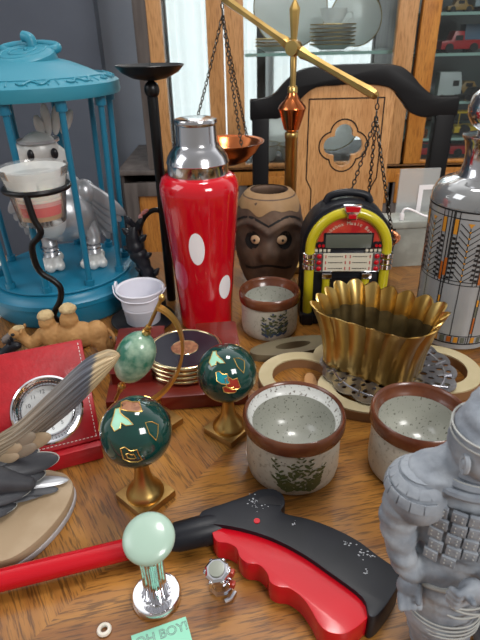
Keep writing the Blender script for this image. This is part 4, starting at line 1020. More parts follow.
blob('body', [('e', (0, 0, .020), (.020, .010, .010)), ('c', (.014, 0, .024), (.022, 0, .032), .007, .006), ('e', (.026, 0, .033), (.007, .005, .005))]+[('c', (x, y, .016), (x, y, .002), .004, .003) for x in (-.012, .012) for y in (-.006, .006)], m_blackpl, bf, .0013, 3)
for y in (-.003, .003): obj('ear', ell(B(), (.022, y, .039), (.002, .0015, .004)), m_blackpl, bf)
wl = thing('wire_loop', 'grey curved wire loop on the table behind the camel rump', 'wire', (-.155, .515, .0016))
obj('wire', tube(B(), catmull([(-.012, .02, 0), (.0, .018, .006), (.009, .010, .010), (.012, -.002, .006), (.009, -.014, 0)], 5), .0016, 8), mat('grey_wire', '#8c8e92', .3, .8), wl)
pp = obj('bright_patch', box(B(), -.46, -.315, .40, .80, 0, .0008), m_bright_patch, loc=(0, 0, T+.0002)); tag(pp, 'flat white sheet added as a pale bright patch left of the bird cage', 'paper')  # made-up sheet that gives a bright white patch on the table

# ------------------------------------------------------------------ coaster set in a red wooden box
cb = thing('coaster_box', 'dark red lacquered wooden coaster box with raised corner blocks', 'box', (-.066, .462, 0), math.radians(5))
obj('tray', box(B(), -.070, .068, -.058, .064, 0, .016), m_redwood, cb, bevel=.0015)
def blk(x, y): return max(max(abs(x+.001)-.067, abs(y-.003)-.059), .0425-math.hypot(x-.0075, y+.002), -(y-.006) if x > 0 else -(y+.030), .018-abs(x-.002))
obj('raised_blocks', plate(B(), blk, -.07, .07, -.06, .066, 70, .016, .0285), m_redwood, cb)
CO = (-.0585, .460)
for k in range(4):
    last = k == 3
    t = thing('coaster', ['bottom', 'second lowest', 'third', 'top'][k]+(' gold-rimmed black coaster of the stack in the red wooden box' if not last else ' gold-rimmed black coaster with a tan round label in the red wooden box'), 'coaster', (CO[0]+(.0004 if k % 2 else -.0006), CO[1], .0165+k*.0053), 0, 'coasters in the red box')
    obj('disc', lathe(B(), [(0, 0), (.0355, 0), (.0372, .0010), (.0372, .0040), (0, .0042)], 64), m_vinyl, t)
    obj('gold_rim', tube(B(), [(.0378*math.cos(2*PI*i/64), .0378*math.sin(2*PI*i/64), .0025) for i in range(64)], .0025, 10, True), m_gold2, t)
    if last:
        obj('label', lathe(B(), [(0, .0043), (.0138, .0043), (.0138, .0046), (0, .0046)], 40), m_label, t)
        obj('label_ring', tube(B(), [(.0141*math.cos(2*PI*i/40), .0141*math.sin(2*PI*i/40), .0045) for i in range(40)], .0004, 6, True), m_gold2, t)

# ------------------------------------------------------------------ stone globes on brass stands
def globe(label, loc, rot, gr, gz, patches, bw=.0335):
    t = thing('globe', label, 'globe', loc, rot, 'green stone globes')
    obj('base_plate', box(B(), -bw/2, bw/2, -bw/2, bw/2, 0, .0065), m_brass_dull, t, bevel=.0006)
    zb = gz-gr
    obj('stem', lathe(B(), [(.0148, .0065), (.0150, .0075), (.0145, .0092), (.0125, .0125), (.0075, .019), (.0050, zb-.006), (.0052, zb-.003), (.0085, zb+.0005), (.010, zb+.003), (.0085, zb+.0035)], 40), m_brass, t)
    s = obj('stone_sphere', ell(B(), (0, 0, gz), (gr, gr, gr), (0, 0, 0), 64, 40), m_green, t)
    for az, el_, pts, m in patches:
        pts = [(x*1.25, y*1.25) for x, y in pts]
        c = Vector((math.sin(az)*math.cos(el_), -math.cos(az)*math.cos(el_), math.sin(el_))); rt = Vector((math.cos(az), math.sin(az), 0)); up = c.cross(rt)*-1
        f = lambda u, v, o=.0002: Vector((0, 0, gz))+(c+rt*u*1.0+up*v).normalized()*(gr+o)
        if m:
            b = B(); fan(b, pts, lambda u, v: f(u, v), 3); obj('inlay', b, m, t, smooth=80)
        obj('gold_outline', tube(B(), [f(u, v, .0003) for u, v in pts], .0004, 5, True), m_gold, t)
    return t
sh1 = [(-.40, -.32), (-.30, -.05), (-.28, .18), (-.10, .32), (.04, .20), (.02, .06), (.18, .10), (.36, .02), (.16, -.08), (.02, -.12), (-.14, -.2), (-.26, -.36)]
sh2 = [(-.22, -.2), (-.18, .08), (-.04, .16), (.12, .18), (.22, .14), (.16, -.04), (.14, -.16), (.0, -.14), (-.12, -.24)]
sh3 = [(-.1, -.25), (-.14, 0), (-.06, .22), (.04, .1), (.14, -.05), (.04, -.18)]
sh3b = [(x*.45, y*.35) for x, y in sh2]
globe('dark green stone globe on brass base between the clock and the chrome knob', (-.0780, .2945, 0), math.radians(48), .0262, .0685,
      [(-.42-.84+.05, .98, [(x*.8, y*.8) for x, y in sh1], m_mintin), (.04-.84, .02, sh2, None), (.04-.84, .02, sh3b, None), (.85-.84, .55, sh3, None), (-.84, 1.45, [(x*1.2, y*.9) for x, y in sh2], m_label), (2.4, .4, sh1, m_redin), (-2.6, .3, sh1, m_turq)])
globe('dark green stone globe with turquoise and red inlays beside the large crock', (-.0125, .3715, 0), math.radians(50), .0258, .0650,
      [(-.55-.87, 1.0, [(x*.7, y*.7) for x, y in sh1], m_mintin), (-.12-.87, .42, [(x*.85, y*.8) for x, y in sh2], m_turq), (.22-.87, .22, [(x*.9, y*.9) for x, y in sh2], m_redin), (.75-.87, .75, sh3, None), (.10-.87, .02, [(x*.8, y*.5) for x, y in sh2], m_redin), (2.2, .4, sh1, m_turq)])
eg = thing('egg_stand', 'mottled jade egg on a tilted axis inside a brass half arc', 'ornament', (-.079, .383, 0))
obj('base_plate', box(B(), -.0165, .0165, -.0165, .0165, 0, .0065), m_brass_dull, eg, bevel=.0006, rot=(0, 0, math.radians(47)))
ax = Vector((.0530, 0, .105)).normalized(); ec = Vector((-.0145, 0, .0745)); 
Ma = Matrix.Translation(ec) @ ax.to_track_quat('Z', 'Y').to_matrix().to_4x4()
obj('stem', lathe(B(), [(.012, .0065), (.0115, .008), (.006, .015), (.0045, .024), (.004, .030)], 32), m_brass, eg)
obj('axis_rod', tube(B(), [Ma @ Vector((0, 0, z)) for z in (-.050, .066)], .0016, 12), m_brass, eg)
for z, r in ((.030, .0042), (.0345, .0030), (-.0325, .0040), (-.037, .0028)):
    b_ = lathe(B(), [(.001, -.002), (r*.8, -.002), (r, 0), (r*.8, .002), (.001, .002)], 20, Ma @ Matrix.Translation((0, 0, z)), cap=False)
    obj('axis_collar', b_, m_brass, eg)
obj('finial', ell(B(), Ma @ Vector((0, 0, .066)), (.0028, .0028, .0034)), m_brass, eg)
obj('jade_egg', lathe(B(), [(.0172*math.sin(PI*i/30)*(1-.07*math.cos(PI*i/30)), -.0265*math.cos(PI*i/30)) for i in range(31)], 48, Ma @ Matrix.Translation((0, 0, .001)), cap=False), m_jade, eg)
AR = .0565; b_ = B(); rg_ = []
xl = Ma.to_3x3() @ Vector((1, 0, 0)); yl = Ma.to_3x3() @ Vector((0, 1, 0)); zl = Ma.to_3x3() @ Vector((0, 0, 1))
side = xl if xl.x > 0 else -xl
if abs(side.x) < .3: side = yl if yl.x > 0 else -yl
for i in range(33):
    a = -PI/2+PI*i/32; dirr = (zl*math.sin(a)+side*math.cos(a)*.70); p = ec+dirr*AR; wv = zl.cross(side).normalized()
    rg_.append([b_.verts.new(p+wv*sx*.0042+dirr.normalized()*sy*.0013) for sx, sy in ((-1, -1), (1, -1), (1, 1), (-1, 1))])
for A, Bq in zip(rg_, rg_[1:]):
    for i in range(4): b_.faces.new((A[i], A[(i+1) % 4], Bq[(i+1) % 4], Bq[i]))
b_.faces.new(rg_[0]); b_.faces.new(rg_[-1])
obj('half_arc', b_, m_gold, eg)

# ------------------------------------------------------------------ red leather travel clock
YW = math.radians(20)
ck = thing('travel_clock', 'red leather travel clock with white stitching and round chrome dial', 'clock', (-.125-.045*math.cos(YW), .338-.045*math.sin(YW), 0), YW)
obj('leather_base', box(B(), -.047, .049, 0, .062, 0, .0155), m_redlea, ck, bevel=.002)
tilt = math.atan2(.050, .074)
MP = Matrix.Translation((0, .006, .0170)) @ Matrix.Rotation(-tilt, 4, 'X')   # local x right, z up along the leaf, -y towards the viewer
leaf = obj('leather_leaf', box(B(), -.047, .050, 0, .012, 0, .089, MP), m_redlea, ck, bevel=.0022)
obj('gap_shade', box(B(), -.044, .042, .013, .045, .0155, .0215), m_gap_shade, ck)  # dark block added as the shade in the gap under the leaf
b_ = B()
for k in range(26):
    z = .004+k*.0032; box(b_, .0460, .0466, -.0004, .0006, z, z+.0019, MP)
    box(b_, -.0430, -.0424, -.0004, .0006, z, z+.0019, MP)
for k in range(27):
    x = -.041+k*.0033; box(b_, x, x+.002, -.0004, .0006, .0035, .0041, MP)
obj('stitching', b_, m_thread, ck, smooth=0)
MD = MP @ Matrix.Translation((.0120, 0, .0350)) @ Matrix.Rotation(PI/2, 4, 'X')   # dial plane, z out of the leaf
bz = obj('chrome_bezel', lathe(B(), [(.0285, -.001), (.0295, .001), (.0290, .0045), (.0275, .0058), (.0258, .0048), (.0252, .0040), (.0225, .0032), (.0212, .0048), (.0205, .0045), (.0200, .0020)], 72, MD, cap=False), m_chrome, ck)
obj('dial', lathe(B(), [(0, .0018), (.0205, .0018)], 60, MD, cap=False), m_dial, ck)
b_ = B()
for k in range(60):
    a = 2*PI*k/60; l = .0016 if k % 5 == 0 else .0008
    box(b_, .0232, .0232+l, -.0002, .0002, .0040, .0046, MD @ Matrix.Rotation(a, 4, 'Z'))
obj('minute_marks', b_, m_ink, bz, smooth=0)
qd = MD.to_quaternion().to_euler()
for n_ in range(12):
    a = math.radians(90-30*(n_ or 12)+6); p = MD @ Vector((.0160*math.cos(a), .0160*math.sin(a), .0020))
    text_mesh(str(n_ or 12), .0047, m_grey_ink, 'numeral', ck, p, qd, ext=.0001)
Rq = lambda a: MD @ Matrix.Rotation(a, 4, 'Z')
obj('hour_hand', poly(B(), [(-.003, -.0006), (.006, -.0011), (.0105, 0), (.006, .0011), (-.003, .0006)], .0026, .0029, 0, Rq(math.radians(190))), m_ink, ck, smooth=0)
obj('minute_hand', poly(B(), [(-.003, -.0005), (.009, -.0008), (.0160, 0), (.009, .0008), (-.003, .0005)], .0031, .0034, 0, Rq(math.radians(35))), m_ink, ck, smooth=0)
obj('hand_hub', lathe(B(), [(.0012, .002), (.0012, .004), (0, .0041)], 14, MD), m_ink, ck)

# ------------------------------------------------------------------ sea bird sculpture
sb = thing('bird_sculpture', 'carved grey sea bird with raised cream-tipped wing on a stone base', 'sculpture', (-.215, .275, 0))
stp = [(.045, -.045), (.060, -.038), (.072, -.022), (.080, -.001), (.081, .018), (.076, .030), (.064, .038), (.040, .038), (-.04, .006), (-.08, -.03), (-.06, -.062), (0, -.052)]
obj('stone_base', poly(B(), stp, .004, .0125, 5), m_sand, sb, bevel=.002)
obj('stone_edge', poly(B(), [(x*1.01, y*1.01) for x, y in stp], 0, .0045, 5), m_sandside, sb, bevel=.001)
blob('bird_body', [('e', (-.012, .006, .045), (.045, .024, .019), (0, .25, .15)), ('c', (.0, .004, .030), (-.004, .0, .012), .008, .006), ('c', (-.045, .0, .062), (-.062, -.006, .082), .015, .011), ('e', (-.068, -.008, .086), (.013, .011, .011)), ('c', (-.076, -.012, .085), (-.096, -.018, .078), .004, .0015), ('c', (.02, .006, .038), (.050, .014, .024), .014, .006)], m_bird_d, sb, .0016, 4)
fb = B(); fr_ = B(); rng = random.Random(11)
Fm = []
for row in range(4):
    for k in range(4):
        c = Vector((.052, .030, .030)) + Vector((-.0150, .001, .0065))*row + Vector((-.0075, -.0125, -.0035))*k
        M = Matrix.Translation(c) @ Euler((.35-.1*k, .25, .62), 'XYZ').to_matrix().to_4x4(); L_ = .028
        f = B(); ell(f, (-.006, 0, 0), (L_*.85, .0092, .0042), (0, 0, 0), 22, 8)
        for v in f.verts: v.co = M @ v.co
        fo = obj('feather', f, m_bird_d, sb)
        obj('pale_edge', tube(B(), [M @ Vector((-.006+L_*.85*math.cos(a), .0093*math.sin(a), .0010)) for a in [-.9+2.6*i/16 for i in range(17)]], [.0001+.00045*math.sin(PI*i/16) for i in range(17)], 6), m_bird_rim, fo)
for k, (a, l) in enumerate(((.25, .046), (.12, .044), (.38, .040))):
    f = B(); ell(f, (0, 0, 0), (l*.55, .006, .0014)); M = Matrix.Translation((.052-.005*k, .020-.006*k, .019-.001*k)) @ Euler((.1, .16, a)).to_matrix().to_4x4()
    for v in f.verts: v.co = M @ v.co
    obj('tail_feather', f, m_silver if k == 0 else m_bird_d, sb)
# raised wing: built along its spine, ridged like overlapping quills
def wing_mat():
    m = bpy.data.materials.new('painted_wing'); m.use_nodes = True; n = m.node_tree; b = n.nodes['Principled BSDF']; b.inputs['Roughness'].default_value = .5
    uv = n.nodes.new('ShaderNodeUVMap'); s = n.nodes.new('ShaderNodeSeparateXYZ'); n.links.new(uv.outputs[0], s.inputs[0])
    ns = n.nodes.new('ShaderNodeTexNoise'); ns.inputs['Scale'].default_value = 1; ns.inputs['Detail'].default_value = 4
    mp = n.nodes.new('ShaderNodeMapping'); mp.inputs['Scale'].default_value = (3, 22, 1); n.links.new(uv.outputs[0], mp.inputs[0]); n.links.new(mp.outputs[0], ns.inputs['Vector'])
    ad = n.nodes.new('ShaderNodeMath'); ad.operation = 'MULTIPLY_ADD'; ad.inputs[1].default_value = .10; n.links.new(ns.outputs[0], ad.inputs[0]); n.links.new(s.outputs['X'], ad.inputs[2])
    r = n.nodes.new('ShaderNodeValToRGB'); cr_ = r.color_ramp; cr_.elements[0].position = 0; cr_.elements[0].color = lin('#93836a'); cr_.elements[1].position = 1; cr_.elements[1].color = lin('#cfb68e')
    for p, c in ((.30, '#a09078'), (.50, '#94887a'), (.62, '#7d7c7e'), (.70, '#666a76'), (.735, '#6c7078'), (.76, '#d0ba94')):
        q = cr_.elements.new(p); q.color = lin(c)
    n.links.new(ad.outputs[0], r.inputs[0])
    r2 = n.nodes.new('ShaderNodeValToRGB'); r2.color_ramp.elements[0].position = .42; r2.color_ramp.elements[1].position = .6; n.links.new(ns.outputs[0], r2.inputs[0])
    mx = n.nodes.new('ShaderNodeMix'); mx.data_type = 'RGBA'; mx.blend_type = 'MULTIPLY'; mx.inputs[0].default_value = .5; n.links.new(r.outputs[0], mx.inputs[6]); n.links.new(r2.outputs[0], mx.inputs[7])
    n.links.new(mx.outputs[2], b.inputs['Base Color']); return m
topc = [(-.222, .286, .050), (-.202, .292, .056), (-.181, .300, .065), (-.166, .305, .073), (-.142, .312, .093), (-.116, .321, .114), (-.101, .326, .1195), (-.0955, .328, .1185), (-.0915, .330, .1145)]
botc = [(-.225, .286, .020), (-.210, .291, .028), (-.189, .298, .037), (-.168, .305, .047), (-.148, .311, .059), (-.127, .318, .074), (-.108, .325, .091), (-.0965, .329, .103), (-.0905, .330, .112)]
TT, BB = catmull(topc, 6), catmull(botc, 6); nw = len(TT); nv = 40; off = Vector((-.215, .275, 0))
b_ = B(); uvl = b_.loops.layers.uv.new('UVMap'); G = {}
for sgn in (-1, 1):
    for i in range(nw):
        for j in range(nv+1):
            v = j/nv; p = TT[i].lerp(BB[i], v)-off; q = i/(nw-1)
            nq = 7 if q > .35 else 9
            rid = abs(math.sin(PI*nq*(v+.25*(1-q))))*.0012*min(1, q*3+.2) + .004*math.sin(PI*v)
            if q < .42: rid += .0030*max(0, math.sin(PI*min(1, v*1.1)))*max(0, math.sin(PI*q*3.4+v*2))
            th = max(0, math.sin(PI*v))**.5*min(1, (1-q)*9+.05)
            G[sgn, i, j] = (b_.verts.new(p+Vector((0, sgn*(.0012+rid)*th, 0))), q, v)
for sgn in (-1, 1):
    for i in range(nw-1):
        for j in range(nv):
            L = [G[sgn, i, j], G[sgn, i+1, j], G[sgn, i+1, j+1], G[sgn, i, j+1]]
            f = b_.faces.new([l[0] for l in L])
            for lp, l in zip(f.loops, L): lp[uvl].uv = (l[1], l[2])
bmesh.ops.remove_doubles(b_, verts=b_.verts[:], dist=.00002)
obj('raised_wing', b_, wing_mat(), sb, smooth=60)
b_ = B()
for k, (cx, cz, a) in enumerate(((-.196, .050, .35), (-.182, .049, .3), (-.170, .055, .5), (-.186, .042, .2), (-.172, .046, .35), (-.160, .052, .45))):
    f = B(); ell(f, (0, 0, 0), (.016, .0028, .007), (0, -a, 0)); 
    for v in f.verts: v.co += Vector((cx, .2955+.25*(cx+.196), cz))-off
    obj('covert_feather', f, m_sand if k % 2 else mat('tan_grey_feather', '#8f8272', .6), sb)
b_.free()

# ------------------------------------------------------------------ pick-up tool
pt = thing('reacher_tool', 'red and black hand reacher tool lying across the front of the table', 'tool', (0, .225, 0))
OF = Vector((0, -.225, 0))
q0, q1 = Vector((-.175, .2135, .0118)), Vector((-.050, .2465, .0125))
d_ = (q1-q0).normalized()
obj('red_tube', tube(B(), [q0-d_*.30+OF, q1+OF], .0073, 28), m_redpl, pt)
obj('black_sleeve', tube(B(), [q1-d_*.003+OF, q1+d_*.002+OF, q1+d_*.026+OF, q1+d_*.034+OF], [.0085, .0102, .0108, .0095], 28), m_blackpl, pt)
bo = [(-.031, .2600), (-.014, .2675), (.003, .2745), (.012, .2795), (.022, .2795), (.0285, .2740), (.0295, .2655), (.0262, .2590), (.032, .2555), (.045, .2515), (.060, .2440), (.075, .2335), (.086, .2215), (.0945, .2125), (.0965, .2050), (.0905, .1960), (.078, .1830), (.0715, .1815), (.0700, .1930), (.053, .2100), (.036, .2250), (.017, .2370), (-.003, .2450), (-.021, .2490), (-.026, .2475), (-.031, .2490)]
bk = B(); poly(bk, [(x, y-.225) for x, y in bo], .0005, .0225, 4)
body_ = obj('black_handle', bk, m_blackpl, pt, bevel=.003)
ro_ = [(-.0235, .2525), (-.016, .2515), (-.003, .2475), (.012, .2425), (.030, .2325), (.046, .2200), (.062, .2045), (.0715, .1925), (.0735, .1855), (.066, .1785), (.056, .1735), (.047, .1745), (.0420, .1795), (.0385, .1880), (.034, .1960), (.0270, .2020), (.0195, .2035), (.0150, .2070), (.0135, .2130), (.0085, .2190), (.0010, .2205), (-.0040, .2255), (-.0060, .2320), (-.0120, .2360), (-.0190, .2375), (-.0225, .2435)]
bk = B(); poly(bk, [(x, y-.225) for x, y in ro_], .0015, .0190, 4)
obj('red_trigger', bk, m_redpl, pt, bevel=.0045)
obj('red_pin', lathe(B(), [(0, .0222), (.0022, .0222), (.0022, .0231), (0, .0233)], 16, Matrix.Translation((.0085, .0255, 0))), m_redpl, pt)
obj('hook_recess', poly(B(), [(.012, .0465), (.021, .0475), (.0255, .0440), (.026, .039), (.018, .0400), (.010, .0410)], .0222, .0228, 4), m_toyblk, pt)
b_ = B(); rng = random.Random(5)
for cx, cy, s, n_ in ((.006, .044, .005, 16), (.012, .040, .004, 14), (.078, -.004, .004, 16), (.076, -.015, .002, 5), (.035, .022, .003, 7), (.068, .006, .004, 8)):
    for k in range(n_):
        x, y, r = rng.gauss(cx, s*.6), rng.gauss(cy, s*.5), rng.uniform(.0002, .0006); a = rng.random()*3
        vs = [b_.verts.new((x+r*math.cos(t+a)*1.5, y+r*math.sin(t+a), .02262)) for t in (0, 1.3, 2.5, 3.9, 5.1)]; b_.faces.new(vs)
sf = obj('scuff_marks', b_, m_scuff, pt, smooth=0); sf['kind'] = 'stuff'

# ------------------------------------------------------------------ grey warrior figure
wz = thing('warrior_figurine', 'grey clay warrior statuette in plated armour at the right edge', 'statuette', (.118, .178, 0))
fold = lambda p: .0013*noise.noise(Vector((p.x*50+p.z*60, p.y*50, p.z*210)))+.0004*noise.noise(p*500)
blob('figure', [
 ('e', (0, 0, .108), (.032, .0195, .034)), ('e', (0, .001, .132), (.036, .018, .014)), ('e', (.0, 0, .086), (.030, .020, .016)),
 ('c', (-.010, .0, .148), (-.032, .0, .136), .0115, .0125), ('c', (-.004, .0, .148), (.030, .0, .136), .0115, .0125),
 ('c', (-.009, -.003, .142), (-.010, -.005, .152), .0125, .0105),
 ('e', (-.0105, -.006, .165), (.0165, .0175, .020)), ('e', (-.008, -.012, .155), (.011, .009, .010)),
 ('e', (-.006, .0, .179), (.012, .012, .009)), ('c', (.004, .002, .184), (.010, .004, .190), .007, .0055),
 ('c', (-.036, .0, .132), (-.042, .0, .112), .0125, .0095), ('c', (-.042, .0, .112), (-.038, -.007, .086), .0095, .0068), ('c', (-.038, -.007, .086), (-.034, -.010, .080), .0058, .0062),
 ('c', (.036, .0, .132), (.044, -.002, .108), .0125, .0095), ('c', (.044, -.002, .108), (.0, -.0245, .0905), .0085, .0064), 
 ('c', (-.014, 0, .078), (-.011, -.002, .040), .0200, .0195), ('c', (-.011, -.002, .040), (-.006, -.003, .010), .0188, .0155),
 ('c', (.018, 0, .078), (.026, -.002, .040), .0200, .0185), ('c', (.026, -.002, .040), (.030, -.003, .010), .0178, .0150),
 ('e', (-.006, -.010, .006), (.013, .020, .006)), ('e', (.030, -.010, .006), (.013, .020, .006)), ('e', (0, 0, .075), (.033, .021, .012))],
 m_warr, wz, .0015, 3, disp=fold)
def limb(nm, P_, R__, m=m_warr): return obj(nm, tube(B(), catmull(P_, 3), R__ if not isinstance(R__, list) else [R__[min(i//3, len(R__)-1)] for i in range(3*(len(P_)-1)+1)], 10), m, wz)
# hands with bent fingers
for hx, hy, hz, sx in ((-.035, -.012, .074, 1), (-.0125, -.0275, .0915, -1)):
    pr_ = [('e', (hx, hy, hz), (.0062, .005, .0072))]
    for k in range(4):
        if sx == 1: b0 = (hx-.0045+.003*k, hy-.003, hz-.004); b1 = (hx-.0045+.003*k, hy-.0068, hz-.0085); b2_ = (hx-.003+.0025*k, hy-.0035, hz-.0115+.0008*abs(k-1.5))
        else: b0 = (hx-.003, hy-.002, hz+.0045-.003*k); b1 = (hx-.0085, hy-.0045, hz+.0045-.003*k); b2_ = (hx-.0115+.0008*abs(k-1.5), hy-.001, hz+.0035-.0028*k)
        pr_ += [('c', b0, b1, .0019, .0018), ('c', b1, b2_, .0018, .0014)]
    pr_ += [('c', (hx+sx*.004, hy-.003, hz+.002), (hx+sx*.003, hy-.008, hz-.003*sx), .002, .0016)]
    blob('hand', pr_, m_warr, wz, .0008, 1)
# armour plates in rows
def surf(x, z, rx=.0335, ry=.0208): return -ry*math.sqrt(max(.02, 1-(x/rx)**2))
plates = B(); studs = B()
for r, z in enumerate((.128, .1205, .113, .1055, .098)):
    for k in range(-4, 5):
        x = k*.0069+(.001 if r % 2 else 0)
        if abs(x) > .029: continue
        if abs(x) < .016 and z < .099: continue
        y = surf(x, z)-.0002; a = math.atan2(x*.6, .035)
        M = Matrix.Translation((x, y, z)) @ Matrix.Rotation(a*1.6, 4, 'Z') @ Matrix.Rotation(.12, 4, 'X')
        box(plates, -.0033, .0033, -.0008, .0012, -.0036, .0034, M)
        for dx in (-.0016, .0016):
            for dz in (.0016, -.0012): ell(studs, M @ Vector((dx, -.0009, dz)), (.00045,)*3, seg=6, rings=4)
ar = obj('armour_plates', plates, m_warr, wz, bevel=.0004); obj('plate_studs', studs, m_warr_l, ar)
for s in (-1, 1):     # shoulder guards: rows of small plates lying on a padded cap
    cc0 = Vector((s*.0345, 0, .1285)); rx_, ry_, rz_ = .0150, .0160, .0165
    sg = B(); ell(sg, cc0, (rx_, ry_, rz_), (0, 0, 0), 24, 14)
    for r in range(3):
        ph = .25+.42*r
        for k in range(-4, 5):
            a = k*.40+(.2 if r % 2 else 0); n = Vector((s*math.cos(a)*math.cos(ph), -math.sin(a)*math.cos(ph), math.sin(ph))) if s > 0 else Vector((-math.cos(a)*math.cos(ph), -math.sin(a)*math.cos(ph), math.sin(ph)))
            c = cc0+Vector((n.x*rx_, n.y*ry_, n.z*rz_)); M = Matrix.Translation(c) @ n.to_track_quat('Z', 'Y').to_matrix().to_4x4()
            box(sg, -.0030*math.cos(ph*.7), .0030*math.cos(ph*.7), -.0027, .0027, -.0004, .0009, M)
    obj('shoulder_guard', sg, m_warr, wz, bevel=.0003)
for k in range(4):    # scarf folds
    b = B(); tube(b, [(-.006-.001*k+(.0125+.0026*k)*math.cos(t), -.003+(.0115+.0018*k)*math.sin(t), .1515-.0036*k+.003*math.sin(t+2.6)) for t in (2*PI*i/40 for i in range(40))], .0022, 8, True); obj('scarf_fold', b, m_warr, wz)
    if k % 2 == 0:
        b = B(); tube(b, [(-.006-.001*k+(.0130+.0026*k)*math.cos(t), -.003+(.0120+.0018*k)*math.sin(t), .1535-.0036*k+.003*math.sin(t+2.6)) for t in (2*PI*i/40 for i in range(40))], .0004, 5, True); obj('fold_edge', b, m_warr_l, wz)
hb = B()
for dz in (0, .0035): tube(hb, [(-.0105+.0162*math.cos(t), -.006+.0172*math.sin(t), .1695+dz+.001*math.cos(t)) for t in (2*PI*i/40 for i in range(40))], .0005, 6, True)
obj('headband', hb, m_warr_l, wz)
# face looks to the figure's left (image right)
fa = math.radians(28)
def face(u, z, o=0): return Vector((-.0105+(.0165+o)*math.sin(fa+u), -.006-(.0172+o)*math.cos(fa+u), z))
blob('nose', [('c', face(0, .1655), face(0, .1595, .0022), .0012, .0021)], m_warr, wz, .0006, 1)
for s in (-1, 1):
    obj('eye', ell(B(), face(s*.36, .1640, -.0002), (.0026, .0016, .0012), (0, 0, fa+s*.36)), m_warr, wz)
    obj('eyebrow', tube(B(), [face(s*(.16+.1*k), .1668+.0006*math.sin(k*.8), .0002) for k in range(5)], .0006, 6), m_warr, wz)
    b = B(); c = face(s*1.45, .1605, .0); tube(b, [c+Vector((0, .0025*math.cos(t), .0042*math.sin(t))) for t in (2*PI*i/14 for i in range(14))], .0012, 6, True); ell(b, c, (.0015, .002, .003)); obj('ear', b, m_warr, wz)
obj('mouth', tube(B(), [face(-.22+.11*k, .1535+.0004*math.cos(k*1.6), .0004) for k in range(5)], [.0004, .0010, .0012, .0010, .0004], 6), m_warr, wz)
obj('hair_knot', ell(B(), (.010, .004, .190), (.0065, .006, .0055)), m_warr, wz)
obj('armour_hem', tube(B(), [(-.0005+.0335*math.cos(t), .0225*math.sin(t), .0775-.0035*math.cos(t*2)) for t in (2*PI*i/48 for i in range(48))], .0016, 8, True), m_warr_l, wz)
for lx, rows in ((-.0105, ((.0515, .0198), (.0485, .0200), (.0445, .0196), (.0415, .0196))), (.0265, ((.0515, .0190), (.0475, .0190), (.0435, .0188)))):
    for z, r in rows:
        obj('trouser_fold', tube(B(), [(lx+(r+.0006)*math.cos(t)+(.0515-z)*.1, -.002+(r+.0004)*math.sin(t), z+.0008*math.sin(t*3)) for t in (2*PI*i/40 for i in range(40))], .0005, 6, True), m_warr_l, wz)
b_ = B()
for k, (z0, z1) in enumerate(((.072, .066), (.064, .060), (.070, .058))):
    obj('robe_crease', tube(B(), catmull([(-.030+.004*k, -.011-.001*k, z0), (-.012, -.0215, z0-.004), (.006, -.0205, z1+.003), (.018, -.019, z1+.008)], 5), .0006, 6), m_warr_l, wz)
b_.free()

# ------------------------------------------------------------------ chrome knob, chrome charm, ring, tag
kn = thing('drawer_knob', 'chrome fluted pull knob with pearly mint top standing on the table', 'knob', (-.0588, .2110, 0))
MK = Matrix.Translation((0, 0, .050)) @ Matrix.Rotation(math.radians(20), 4, 'X') @ Matrix.Translation((0, 0, -.050))
obj('base_flange', lathe(B(), [(0, 0), (.0150, 0), (.0162, .0012), (.0162, .0030), (.0150, .0046), (.0130, .0050), (.0112, .0042), (.0095, .0046)], 48), m_chrome, kn)
b_ = B(); n_ = 20
pf = [(.0090, .004), (.0074, .008), (.0068, .014), (.0068, .036), (.0075, .043), (.0090, .047)]
rr_ = [[b_.verts.new(((r+(.0008 if i % 4 in (0, 1) else 0))*math.cos(2*PI*i/80), (r+(.0008 if i % 4 in (0, 1) else 0))*math.sin(2*PI*i/80), z)) for i in range(80)] for r, z in pf]
for A, Bq in zip(rr_, rr_[1:]):
    for i in range(80): b_.faces.new((A[i], A[(i+1) % 80], Bq[(i+1) % 80], Bq[i]))
obj('fluted_column', b_, m_chrome, kn, smooth=30)
MK = Matrix.Translation((.0005, .002, .0030)) @ MK
obj('collar', lathe(B(), [(.009, .0425), (.0125, .0435), (.0130, .0450), (.0126, .0458), (.0134, .0466), (.0130, .0480), (.0136, .0490), (.0136, .0505), (.010, .051)], 48, MK, cap=False), m_chrome, kn)
obj('mint_cap', lathe(B(), [(0, .050), (.0135, .0502), (.0154, .0512), (.0160, .0530), (.0157, .0548), (.0140, .0565), (.010, .0578), (.004, .0584), (0, .0585)], 56, MK, cap=False), m_mint, kn)
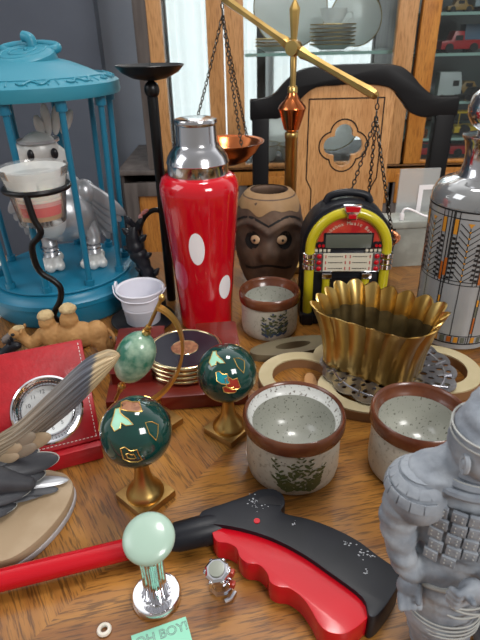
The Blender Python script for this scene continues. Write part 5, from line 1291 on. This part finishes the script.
cc_ = thing('chrome_charm', 'small chrome faceted charm with grey disc face and red stones', 'trinket', (-.0185, .2115, 0), math.radians(-18))
MC = Matrix.Translation((0, .003, .0135)) @ Matrix.Rotation(math.radians(14), 4, 'X') @ Matrix.Diagonal((1, 1, 1.35, 1))
obj('ribbed_body', lathe(B(), [(0, -.0092), (.0078, -.0092), (.0084, -.0078), (.0066, -.0055), (.0060, .0045), (.0080, .0060), (.0080, .0085), (.0066, .0095), (0, .0095)], 8, MC), m_chrome, cc_, smooth=15)
obj('grey_disc', lathe(B(), [(0, .0096), (.0046, .0096), (.0050, .0104), (0, .0108)], 32, MC), mat('grey_enamel', '#8f9388', .3), cc_)
b_ = B()
for k in range(6): a = PI*k/3+.3; ell(b_, MC @ Vector((.0074*math.cos(a), .0074*math.sin(a), .0075)), (.0018, .0018, .0016), seg=10, rings=6)
obj('claw_beads', b_, m_chrome, cc_)
for k, (x, y, z) in enumerate(((.0088, .0035, .021), (.0100, .001, .0135))):
    obj('red_stone', box(B(), x-.0016, x+.0016, y-.0018, y+.0018, z-.0020, z+.0020), m_redin, cc_, bevel=.0005)
    obj('stone_setting', box(B(), x-.0040, x-.0014, y-.0022, y+.0022, z-.0024, z+.0024), m_chrome, cc_, bevel=.0004)
obj('side_clip', tube(B(), [(.006, -.004, .0012), (.0095, -.001, .0016), (.0105, .004, .0016)], .0014, 8), m_chrome, cc_)
rg = thing('rubber_ring', 'tiny translucent rubber ring on the table left of the chrome knob', 'ring', (-.0885, .1895, 0))
obj('ring_body', lathe(B(), [(.0022, .0002), (.0040, 0), (.0046, .0012), (.0040, .0024), (.0024, .0026), (.0020, .0014)], 28, cap=False), m_rubber, rg)
tgp = thing('paper_tag', 'mint green paper tag printed OH BOY! at the front edge', 'paper tag', (-.0505, .1790, 0), math.radians(19))
obj('card', box(B(), -.0175, .0170, -.014, .0130, .0002, .0009), m_mintp, tgp)
text_mesh('OH BOY!', .0080, m_grey_ink, 'printed_words', tgp, (.0005, .0072, .00095), (0, 0, 0), outline=.00016)
